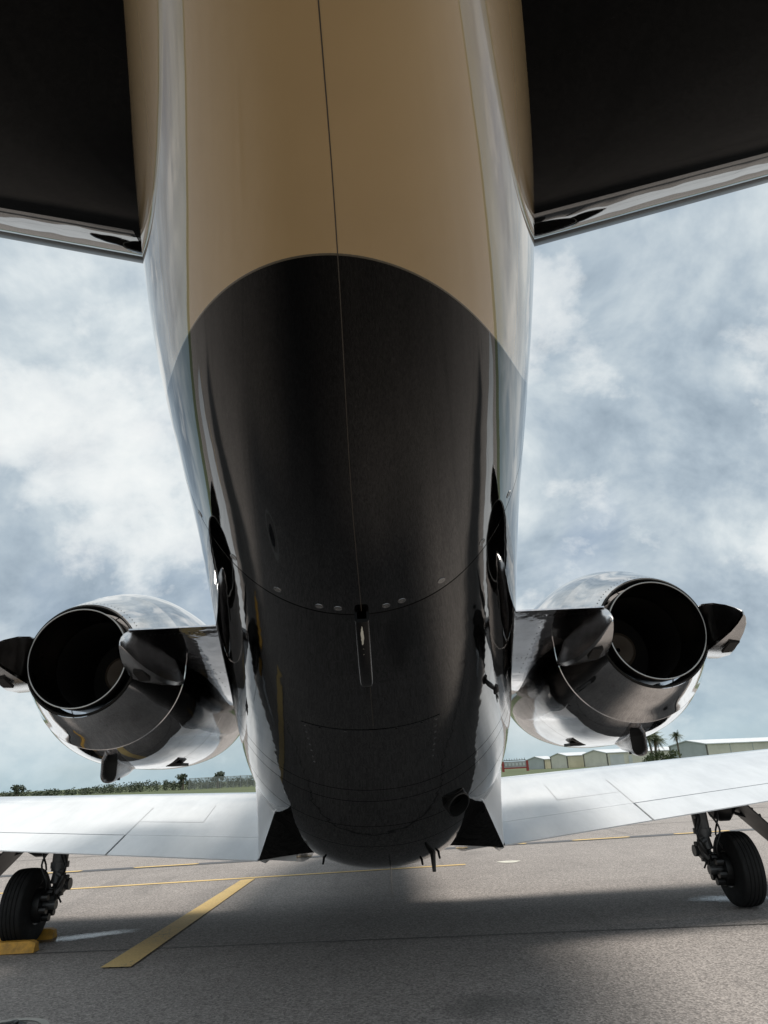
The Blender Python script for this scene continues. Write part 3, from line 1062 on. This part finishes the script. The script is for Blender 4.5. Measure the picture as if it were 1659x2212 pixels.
blade('blade_antenna', 0.055, 5.62, 0.50, 0.245, 0.26, 0.13, 0.012, 0.05, DULL)
blade('blade_antenna', 0.345, 5.35, 0.64, 0.425, 0.26, 0.07, 0.050, 0.10, DULL)
for x, y, zt_, zb2 in ((-0.405, 5.45, 0.56, 0.488), (0.270, 5.42, 0.52, 0.455), (0.385, 5.36, 0.56, 0.495)):
    mb = MB()
    mb.tube([(x, y, zt_), (x * 1.01, y - 0.012, zb2 + 0.02), (x * 1.02, y - 0.03, zb2)], [0.009, 0.008, 0.007], 8)
    mb.build('drain_tube', DULL, jet)

# ------------------------------------------------------------------ ground
def ground_material():
    mt, t, p = material('apron_asphalt')
    co = t.n('ShaderNodeNewGeometry').outputs['Position']
    big = t.noise(co, 0.22, 3, 0.6)
    mid = t.noise(co, 1.6, 4, 0.65, 0.4)
    fine = t.noise(co, 55.0, 3, 0.75)
    agg = t.n('ShaderNodeTexVoronoi', ins={'Scale': 95.0})
    t.t.links.new(co, agg.inputs['Vector'])
    k = t.ramp(big, [(0.3, 0.90), (0.7, 1.08)])
    k2 = t.ramp(mid, [(0.3, 0.90), (0.7, 1.07)])
    base = t.mix(1.0, (0.275, 0.248, 0.230), k, 'MULTIPLY')
    base = t.mix(1.0, base, k2, 'MULTIPLY')
    base = t.mix(1.0, base, t.ramp(fine, [(0.28, 0.72), (0.5, 0.98), (0.74, 1.30)]), 'MULTIPLY')
    stones = t.mix(1.0, base, t.n('ShaderNodeSeparateColor', ins={0: agg.outputs['Color']}).outputs[0], 'MULTIPLY')
    base = t.mix(0.42, base, t.mix(1.0, stones, (2.0, 2.0, 2.0), 'MULTIPLY'))
    # scattered oil spots with their own outline
    spots = t.n('ShaderNodeTexVoronoi', ins={'Scale': 0.55, 'Randomness': 1.0})
    wob = t.n('ShaderNodeVectorMath', operation='ADD', ins={0: co, 1: t.n('ShaderNodeVectorMath', operation='SCALE', ins={0: t.n('ShaderNodeTexNoise', ins={'Vector': co, 'Scale': 3.0}).outputs['Color'], 'Scale': 0.35}).outputs[0]})
    t.t.links.new(wob.outputs[0], spots.inputs['Vector'])
    oil = t.ramp(spots.outputs['Distance'], [(0.05, 1.0), (0.15, 0.0)])
    base = t.mix(t.math('MULTIPLY', oil, 0.5), base, (0.06, 0.056, 0.053))
    # long scuffs left by tyres
    mp = t.n('ShaderNodeMapping', ins={'Vector': co, 'Scale': (2.2, 0.16, 1.0), 'Rotation': (0, 0, 0.25)}).outputs[0]
    scuff = t.ramp(t.noise(mp, 1.6, 3, 0.6, 0.4), [(0.58, 0.0), (0.72, 1.0)])
    base = t.mix(t.math('MULTIPLY', scuff, 0.28), base, (0.085, 0.08, 0.075))
    h = t.math('ADD', t.math('MULTIPLY', fine, 0.6), t.math('MULTIPLY', agg.outputs['Distance'], 0.6))
    b = t.n('ShaderNodeBump', ins={'Strength': 0.8, 'Distance': 0.006, 'Height': h})
    setp(t, p, base=base, rough=0.82, normal=b.outputs[0])
    return mt


def grass_material():
    mt, t, p = material('field_grass')
    co = t.n('ShaderNodeNewGeometry').outputs['Position']
    a = t.noise(co, 0.05, 6, 0.65)
    b_ = t.noise(co, 2.5, 5, 0.7)
    col = t.mix(t.ramp(a, [(0.35, 0.0), (0.65, 1.0)]), (0.062, 0.085, 0.028), (0.090, 0.108, 0.042))
    col = t.mix(1.0, col, t.ramp(b_, [(0.3, 0.7), (0.7, 1.2)]), 'MULTIPLY')
    setp(t, p, base=col, rough=0.9)
    return mt


def sheet(name, pts, z, mat, kind='structure', parent=None):
    o = mesh(name, [(x, y, z) for x, y in pts], [tuple(range(len(pts)))], mat, parent, False)
    if kind: o['kind'] = kind
    return o


GRASS = grass_material()
ASPH = ground_material()
sheet('ground', [(-4000, -4000), (4000, -4000), (4000, 4000), (-4000, 4000)], -0.012, GRASS)
sheet('apron', [(-90, -90), (90, -90), (90, 24), (-90, 24)], 0.0, ASPH)
sheet('taxiway', [(-900, 24.2), (900, 24.2), (900, 36), (-900, 36)], -0.004, ASPH)

def worn_marking(name, base, amount=0.60):
    mt, t, p = material(name)
    co = t.n('ShaderNodeNewGeometry').outputs['Position']
    fine = t.noise(co, 48.0, 4, 0.75)
    big_ = t.noise(co, 2.2, 3, 0.6)
    chip = t.ramp(t.math('ADD', t.math('MULTIPLY', fine, 0.7), t.math('MULTIPLY', big_, 0.3)), [(amount - 0.03, 0.0), (amount + 0.03, 1.0)])
    col = t.mix(1.0, base, t.ramp(fine, [(0.3, 0.78), (0.7, 1.10)]), 'MULTIPLY')
    setp(t, p, base=t.mix(t.math('MULTIPLY', chip, 0.75), col, (0.17, 0.155, 0.145)), rough=0.8)
    return mt


YEL = worn_marking('faded_yellow_marking', (0.72, 0.51, 0.21), 0.59)
DKM = simple('black_marking_border', (0.075, 0.078, 0.085), 0.75, 0, 1.5, 0.15, 9)
WHT = simple('worn_white_marking', (0.62, 0.60, 0.52), 0.75, 0, 1.5, 0.25, 12)
WHT2 = simple('faded_white_marking', (0.40, 0.385, 0.35), 0.8, 0, 1.5, 0.25, 12)
JNT = simple('pavement_crack_sealant', (0.06, 0.056, 0.052), 0.7)


def line(name, a, b, wd, z, mat, rnd=False):
    a, b = Vector(a), Vector(b)
    d = (b - a).normalized(); n = Vector((-d.y, d.x)) * wd / 2
    if rnd:
        pts = [a - n, b - n]
        pts += [b + d * wd * 0.5]
        pts += [b + n, a + n, a - d * wd * 0.5]
    else:
        pts = [a - n, b - n, b + n, a + n]
    return sheet(name, [(p.x, p.y) for p in pts], z, mat)


line('yellow_stand_line', (-9.0, 8.52), (0.93, 9.25), 0.085, 0.004, YEL)
sheet('yellow_lead_line', [(-1.78, 5.09), (-1.585, 5.075), (-1.495, 8.95), (-1.645, 8.88)], 0.008, YEL)
# dashed taxi line with its black border
A, B = Vector((-12.0, 9.95)), Vector((14.0, 12.40))
dd = (B - A).normalized()
line('black_line_border', A, B, 0.23, 0.004, DKM)
for k in range(17):
    a = A + dd * (7.08 + (k - 5) * 1.555 - 0.04)
    line('yellow_dash', a, a + dd * 0.80, 0.10, 0.008, YEL, True)
line('pavement_joint', (-14, 6.34), (14, 4.62), 0.016, 0.004, JNT)
line('pavement_joint', (-14, 12.2), (14, 14.1), 0.03, 0.004, JNT)
sheet('white_paint_spot', [(1.45 + 0.13 * math.cos(t_) * (1 + 0.2 * math.sin(3 * t_)), 9.28 + 0.10 * math.sin(t_)) for t_ in np.linspace(0, 6.28, 20)[:-1]], 0.004, WHT)
# painted white ring with a sunken tie-down in it, bottom left corner
ro, ri, cx_, cy_ = 0.20, 0.165, -1.80, 3.945
vs = [(cx_ + r_ * math.cos(t_), cy_ + r_ * math.sin(t_), 0.004) for r_ in (ro, ri) for t_ in np.linspace(0, 2 * math.pi, 48, endpoint=False)]
fs = [(k, (k + 1) % 48, 48 + (k + 1) % 48, 48 + k) for k in range(48)]
tag(mesh('white_ring_marking', vs, fs, WHT2, None, False), kind='structure')
mb = MB()
mb.lathe([(0.0, 0.0), (0.0, 0.062), (0.012, 0.07), (0.012, 0.085), (0.0, 0.092)], (-1.80, 3.98, 0.002), 'Z', 28)
mb.tube([(-1.80 + 0.045 * math.cos(a_), 3.98 + 0.045 * math.sin(a_), 0.018 + 0.01 * math.cos(a_)) for a_ in np.linspace(0, 2 * math.pi, 18)], 0.008, 8, False)
tag(mb.build('tie_down_anchor', DULL), 'dark metal tie-down anchor inside the white painted ring', 'tie-down')

# smoother, glossier asphalt patches by the tyres
def smooth_patch(name, cx, cy, rx, ry, rot, label):
    mt = SMOOTHM
    vs, fs = [], []
    n = 48
    pts = []
    for k in range(n):
        t_ = 2 * math.pi * k / n
        q = 1 + 0.10 * math.sin(2 * t_ + 1) + 0.07 * math.sin(5 * t_ + cx) + 0.04 * math.sin(9 * t_)
        x, y = rx * math.cos(t_) * q, ry * math.sin(t_) * q
        pts.append((cx + x * math.cos(rot) - y * math.sin(rot), cy + x * math.sin(rot) + y * math.cos(rot)))
    vs = [(cx, cy, 0.0035)] + [(x, y, 0.0035) for x, y in pts]
    fs = [(0, 1 + k, 1 + (k + 1) % n) for k in range(n)]
    o = tag(mesh(name, vs, fs, mt, None, False), kind='structure')
    uvl = o.data.uv_layers.new(name='rim')          # u runs 0 at the middle to 1 at the rim
    for lp in o.data.loops:
        uvl.data[lp.index].uv = (0.0 if lp.vertex_index == 0 else 1.0, 0.0)
    return o


def smooth_material():
    mt, t, p = material('smooth_asphalt')
    co = t.n('ShaderNodeNewGeometry').outputs['Position']
    fine = t.noise(co, 60.0, 3, 0.75)
    col = t.mix(t.ramp(fine, [(0.3, 0.0), (0.7, 1.0)]), (0.07, 0.068, 0.068), (0.17, 0.165, 0.16))
    b = t.n('ShaderNodeBump', ins={'Strength': 0.35, 'Distance': 0.0015, 'Height': fine})
    setp(t, p, base=col, rough=t.ramp(fine, [(0.3, 0.10), (0.8, 0.42)]), normal=b.outputs[0])
    uv = t.n('ShaderNodeTexCoord').outputs['UV']
    su = t.n('ShaderNodeSeparateXYZ', ins={0: uv}).outputs[0]
    e = t.math('ADD', su, t.math('MULTIPLY', t.math('SUBTRACT', fine, 0.5), 1.1))
    setp(t, p, alpha=t.ramp(e, [(0.30, 0.92), (0.85, 0.0)]))
    return mt


SMOOTHM = smooth_material()
smooth_patch('glossy_patch', -2.30, 6.14, 0.46, 0.16, 0.35, '')
smooth_patch('glossy_patch', 2.74, 6.27, 0.40, 0.22, -0.2, '')

# ------------------------------------------------------------------ wheel chocks
def chock(name, cx, cy, rot, label):
    L_, W_, H_ = 0.42, 0.12, 0.07
    sec = [(-W_ / 2, 0), (W_ / 2, 0), (W_ / 2 - 0.012, 0.02), (0.028, H_), (-0.028, H_), (-W_ / 2 + 0.012, 0.02)]
    vs, fs = [], []
    c, s = math.cos(rot), math.sin(rot)
    for x, k in ((-L_ / 2, 0.80), (-L_ / 2 + 0.03, 0.98), (-L_ / 2 + 0.04, 1.0), (L_ / 2 - 0.04, 1.0), (L_ / 2 - 0.03, 0.98), (L_ / 2, 0.80)):
        for y, z in sec:
            yy, z2 = y * k, z * (k if abs(x) > L_ / 2 - 0.035 else 1)
            vs.append((cx + x * c - yy * s, cy + x * s + yy * c, z2 + 0.001))
    for i in range(5):
        for k in range(6):
            fs.append((i * 6 + k, i * 6 + (k + 1) % 6, (i + 1) * 6 + (k + 1) % 6, (i + 1) * 6 + k))
    fs += [tuple(range(6))[::-1], tuple(30 + k for k in range(6))]
    o = mesh(name, vs, fs, YELLOWW, None, True, 30)
    return tag(o, label, 'wheel chock', 'chocks at the left main wheel')


chock('wheel_chock', -2.67, 5.70, 0.0, 'yellow wheel chock behind the left tyre, nearest the camera')
chock('wheel_chock', -2.74, 6.15, 0.0, 'yellow wheel chock ahead of the left tyre, mostly hidden by the wheel')

# ------------------------------------------------------------------ far background
def ray(px_, py_):
    d = fw + rt * ((px_ - 829.5) / 1522.0) - up * ((py_ - 1106.0) / 1522.0)
    return d / d.y


def at(px_, py_, Y):
    return CAM + ray(px_, py_) * Y


def far_xz(px_, py_, Y):
    p = at(px_, py_, Y)
    return p.x, p.z


ROOFW = simple('white_metal_roof', (0.62, 0.64, 0.66), 0.45, 0.0, 1.5, 0.08, 0.3)


def siding(name, base, scale=18.0):
    mt, t, p = material(name)
    co = t.n('ShaderNodeTexCoord').outputs['Object']
    nz = t.noise(co, 0.4, 5, 0.6)
    col = t.mix(1.0, base, t.ramp(nz, [(0.3, 0.88), (0.7, 1.08)]), 'MULTIPLY')
    setp(t, p, base=col, rough=0.6)
    return mt


CREAM = siding('cream_siding', (0.72, 0.65, 0.48))
SHADEGREY = siding('shade_grey_siding', (0.46, 0.49, 0.48))  # darker grey on end walls stands in for their shade
BEIGE = siding('beige_siding', (0.70, 0.67, 0.57))
DOORW = siding('white_door', (0.60, 0.62, 0.62))
DARKT = siding('dark_trim', (0.14, 0.13, 0.11))


def hangar(name, origin, yaw, wid, length, eave, peak, side_mat, end_mat, label, doors=()):
    """origin = near-left ground corner of the gable end; gable end runs along local x, long side along local y"""
    e = empty(name, origin, label, 'hangar', 'hangars behind the right wing')
    e.rotation_euler = (0, 0, yaw)
    WORLD[e.name] = Matrix.Identity(4)      # children built in local space

    def loc(nm, vs, fs, mat):
        return mesh(nm, vs, fs, mat, e, False)
    hx = wid / 2
    prof = [(0, 0), (wid, 0), (wid, eave), (hx, peak), (0, eave)]
    loc('end_wall', [(x, 0, z) for x, z in prof], [(0, 1, 2, 3, 4)], end_mat)
    loc('end_wall', [(x, length, z) for x, z in prof], [(4, 3, 2, 1, 0)], end_mat)
    loc('side_wall', [(wid, 0, 0), (wid, length, 0), (wid, length, eave), (wid, 0, eave)], [(0, 1, 2, 3)], side_mat)
    loc('side_wall', [(0, 0, 0), (0, length, 0), (0, length, eave), (0, 0, eave)], [(3, 2, 1, 0)], side_mat)
    ov = 0.25
    vs = []
    for y in (-ov, length + ov):
        for x, z in ((-ov, eave - 0.12), (hx, peak + 0.03), (wid + ov, eave - 0.12), (wid + ov, eave + 0.06), (hx, peak + 0.22), (-ov, eave + 0.06)):
            vs.append((x, y, z))
    loc('roof', vs, [(0, 1, 7, 6), (1, 2, 8, 7), (2, 3, 9, 8), (3, 4, 10, 9), (4, 5, 11, 10), (5, 0, 6, 11), (5, 4, 1, 0), (4, 3, 2, 1), (6, 7, 10, 11), (7, 8, 9, 10)], ROOFW)
    for (face, a, b, h, mat) in doors:
        if face == 'side':
            d = loc('door', [(wid + 0.06, a, 0), (wid + 0.06, b, 0), (wid + 0.06, b, h), (wid + 0.06, a, h), (wid - .1, a, 0), (wid - .1, b, 0), (wid - .1, b, h), (wid - .1, a, h)], [(0, 1, 2, 3), (3, 2, 6, 7), (0, 3, 7, 4), (1, 5, 6, 2)], mat)
        else:
            d = loc('door', [(a, -0.06, 0), (b, -0.06, 0), (b, -0.06, h), (a, -0.06, h), (a, .1, 0), (b, .1, 0), (b, .1, h), (a, .1, h)], [(0, 1, 2, 3), (3, 2, 6, 7), (0, 3, 7, 4), (1, 5, 6, 2)], mat)
    # corner posts
    for x, y in ((wid, 0), (0, 0), (wid, length)):
        MB().box((x, y, eave / 2), (0.25, 0.25, eave)).build('corner_trim', DARKT, e, False)
    if length > 25:
        for k in range(1, int(length / 7)):
            MB().box((wid + 0.03, k * 7.0, eave / 2), (0.08, 0.18, eave)).build('wall_rib', end_mat, e, False)
    return e


def place(px_, D):
    p = at(px_, 1650, D)
    return Vector((p.x, D, 0.0))


# gable end faces left and towards us, long wall faces right and towards us
YW = R(-38)
hangar('hangar', place(1139, 226), R(-52), 6.6, 5.2, 2.7, 3.4, CREAM, SHADEGREY, 'small cream hangar, its end wall painted shade-grey, beside the red framed sign', [('side', 1.0, 4.2, 2.2, CREAM)])
hangar('hangar', place(1191, 216), R(-66), 7.5, 9.0, 3.2, 3.9, CREAM, BEIGE, 'cream hangar with dark corner posts, second from the red sign', [('side', 0.8, 6.6, 2.6, CREAM), ('side', 6.9, 7.3, 2.8, DARKT)])
hangar('hangar', place(1263, 206), R(-66), 9.5, 27, 3.3, 4.1, BEIGE, BEIGE, 'beige hangar with a white door behind the right engine and palm', [('side', 0.9, 5.6, 2.8, DOORW), ('side', 7.2, 8.4, 2.4, DOORW)])
hangar('hangar', place(1453, 170), R(-66), 10.5, 90, 3.7, 4.5, BEIGE, SHADEGREY, 'long low beige hangar, its end wall painted shade-grey, at the right edge behind the single palm')

# red framed sign board
p = place(1112, 175)
RED = simple('faded_red_frame', (0.34, 0.05, 0.045), 0.6)
PANEL = simple('sign_panel_grey', (0.42, 0.42, 0.42), 0.5, 0, 1.5, 0.2, 1.2)
rs = empty('red_framed_sign', p, 'red framed low structure with grey panels left of the hangars', 'sign')
MB().box((p.x, p.y, 1.45), (5.6, 0.5, 1.5)).build('panel', PANEL, rs, False)
mb = MB()
for sx in (-1, 1):
    mb.box((p.x + sx * 2.85, p.y - 0.1, 1.15), (0.5, 0.7, 2.3))
mb.box((p.x, p.y - 0.12, 0.75), (5.3, 0.6, 0.28))
mb.build('frame', RED, rs, False)
for k in range(6):
    MB().box((p.x - 2.1 + k * 0.84, p.y - 0.3, 1.55), (0.5, 0.12, 0.62)).build('pane', DOORW, rs, False)
MB().box((p.x, p.y, 2.45), (5.2, 0.6, 0.16)).build('top_rail', DARKT, rs, False)
for k in range(9):
    MB().box((p.x - 2.4 + 0.6 * k, p.y, 2.62), (0.1, 0.1, 0.3 + 0.15 * (k % 3))).build('railing_post', DARKT, rs, False)

# foliage
def leafmat(name, c1, c2):
    mt, t, p = material(name)
    co = t.n('ShaderNodeTexCoord').outputs['Object']
    nz = t.noise(co, 1.3, 4, 0.6)
    setp(t, p, base=t.mix(t.ramp(nz, [(0.35, 0.0), (0.65, 1.0)]), c1, c2), rough=0.6)
    return mt


PALM = leafmat('palm_frond', (0.05, 0.075, 0.028), (0.105, 0.13, 0.05))
DEADF = leafmat('dry_palm_frond', (0.16, 0.125, 0.07), (0.22, 0.18, 0.11))
TRUNK = simple('palm_bark', (0.15, 0.125, 0.10), 0.9, 0, 1.5, 0.25, 4, 0.02, 8)
TREEL = leafmat('tree_leaf', (0.030, 0.046, 0.024), (0.062, 0.080, 0.040))


def frond(mb, base, direction, length, droop, rg, width=0.55):
    d = Vector(direction).normalized()
    side = d.cross(Vector((0, 0, 1))).normalized()
    prev = None
    n = 9
    pts = []
    for i in range(n + 1):
        s = i / n
        pts.append(base + d * length * s + Vector((0, 0, -droop * length * s ** 2)))
    for i in range(1, n + 1):
        a, b = pts[i - 1], pts[i]
        wl = width * length * 0.5 * math.sin(math.pi * min(1, 0.15 + 0.85 * i / n)) + 0.05
        for sd_ in (-1, 1):
            for j in range(2):
                o = a.lerp(b, 0.5 * j)
                tip = o + side * sd_ * wl * rg.uniform(0.7, 1.05) + (b - a) * 1.1 + Vector((0, 0, -wl * rg.uniform(0.25, 0.6)))
                th = (b - a) * 0.34
                mb.add([o, o + th, tip], [(0, 1, 2)])


def palm(name, base, heights, spread, crown_r, label, nf=34, shrubs=True, lean=0.0):
    e = empty(name, base, label, 'palm tree', 'palm trees in front of the hangars')
    rg = random.Random(hash(name) % 1000 + len(heights))
    rg = random.Random(int(base[0] * 10))
    for i, h in enumerate(heights):
        ang = 2 * math.pi * i / max(1, len(heights)) + 0.6
        off = Vector((math.cos(ang), math.sin(ang), 0)) * spread
        b = Vector(base) + off * 0.35
        top = Vector(base) + off + Vector((lean, 0, h))
        mid = b.lerp(top, 0.5) + Vector((rg.uniform(-.15, .15), 0, 0))
        MB().tube([b, mid, top], [0.19, 0.14, 0.12], 8).build('trunk', TRUNK, e)
        mb, md = MB(), MB()
        for k in range(nf):
            a_ = rg.uniform(0, 2 * math.pi)
            el = rg.uniform(-0.35, 1.15)
            dr = Vector((math.cos(a_) * math.cos(el), math.sin(a_) * math.cos(el), math.sin(el)))
            frond(mb, top, dr, crown_r * rg.uniform(0.8, 1.1), rg.uniform(0.25, 0.6), rg)
        for k in range(nf // 4):
            a_ = rg.uniform(0, 2 * math.pi)
            frond(md, top - Vector((0, 0, 0.1)), (math.cos(a_), math.sin(a_), -0.7), crown_r * rg.uniform(0.6, 0.8), 0.6, rg, 0.3)
        mb.build('crown', PALM, e, False)
        md.build('dry_fronds', DEADF, e, False)
    return e


D1 = 108.0
xb, _ = far_xz(1413, 1630, D1)
palm('palm_tree', (xb, D1, 0), [4.6, 5.0, 4.2, 3.7], 0.75, 1.75, 'clump of shaggy palms with several trunks beside the right engine', 30)
D2 = 112.0
xb2, _ = far_xz(1468, 1630, D2)
palm('palm_tree', (xb2, D2, 0), [4.35], 0.0, 1.25, 'single slim palm in front of the long hangar', 34)


def leafball(mb, c, rx, ry, rz, n, size, rg):
    for k in range(n):
        u = rg.random() ** 0.4
        a_, z = rg.uniform(0, 2 * math.pi), rg.uniform(-1, 1)
        q = math.sqrt(1 - z * z)
        p = Vector((c[0] + rx * u * q * math.cos(a_), c[1] + ry * u * q * math.sin(a_), c[2] + rz * u * z))
        a = Vector((rg.gauss(0, 1), rg.gauss(0, 1), rg.gauss(0, 1))).normalized()
        b = a.cross(Vector((rg.gauss(0, 1), rg.gauss(0, 1), rg.gauss(0, 1)))).normalized()
        s = size * rg.uniform(0.6, 1.3)
        mb.add([p - a * s, p + b * s * 0.6, p + a * s, p - b * s * 0.6], [(0, 1, 2, 3)])


rg = random.Random(5)
xs_, _ = far_xz(1424, 1640, D1)
mb = MB()
for k in range(6):
    leafball(mb, (xs_ - 2.0 + k * 0.8, D1 - 1.0, 0.9 + 0.35 * (k % 3)), 0.9, 0.8, 0.75, 170, 0.16, rg)
sh = mb.build('shrub', PALM, None, False)
tag(sh, 'dark green shrub at the foot of the palm clump', 'shrub')

# far wood on the left and the trees that stand out of it
mb = MB()
Dt = 140.0
for i in range(320):
    px_ = -320 + i * 3.0
    xx, _ = far_xz(px_, 1700, Dt)
    h = 1.60 + 0.16 * math.sin(i * 0.21) + 0.2 * math.sin(i * 0.063 + 1) + rg.uniform(-0.2, 0.3)
    h *= 0.62 + 0.38 * min(1, max(0, (px_ - 60) / 300))
    dy = rg.uniform(-6, 6)
    leafball(mb, (xx, Dt + dy, h * 0.5), 0.62, 0.9, h * 0.58, 60, 0.15, rg)
tag(mb.build('far_wood', TREEL, None, False), 'low dark green treeline along the horizon on the left', 'trees', None, 'stuff')
for k, (px_, hh, lab) in enumerate(((38, 2.3, 'round dark tree at the far left of the treeline'), (395, 2.9, 'tallest bushy tree in the treeline, left of the fence'), (470, 3.0, 'thin topped tree rising behind the fence'))):
    xx, _ = far_xz(px_, 1700, Dt - 8)
    e = empty('tree', (xx, Dt - 8, 0), lab, 'tree', 'trees standing out of the treeline')
    MB().tube([(xx, Dt - 8, 0), (xx, Dt - 8, hh * 0.6)], [0.25, 0.15], 7).build('trunk', TRUNK, e)
    m2 = MB()
    for q in range(7):
        leafball(m2, (xx + rg.uniform(-0.9, 0.9), Dt - 8 + rg.uniform(-1, 1), hh * rg.uniform(0.40, 0.82)), 0.6, 0.6, 0.42, 90, 0.16, rg)
    m2.build('crown', TREEL, e, False)

# chain-link fence
FEN = simple('galvanised_fence', (0.34, 0.35, 0.34), 0.5, 0.4)
DF = 118.0
x0, _ = far_xz(408, 1700, DF + 10)
x1, _ = far_xz(640, 1690, DF)
e = empty('chain_link_fence', ((x0 + x1) / 2, DF + 5, 0), 'grey chain link fence across the grass left of the fuselage', 'fence')
npst = 17
A_, B_ = Vector((x0, DF + 10, 0)), Vector((x1, DF, 0))
for k in range(npst):
    q = A_.lerp(B_, k / (npst - 1))
    MB().tube([q, q + Vector((0, 0, 1.85))], 0.055, 6).build('post', FEN, e)
mb = MB()
for z in np.linspace(0.15, 1.8, 12):
    mb.tube([A_ + Vector((0, 0, z)), B_ + Vector((0, 0, z))], 0.016 if z < 1.75 else 0.035, 4)
for k in range(230):
    q = A_.lerp(B_, k / 229)
    mb.tube([q + Vector((0, 0, 0.1)), q + Vector((0, 0, 1.8))], 0.013, 3)
tag(mb.build('wire_mesh', FEN, e, False), kind='stuff')
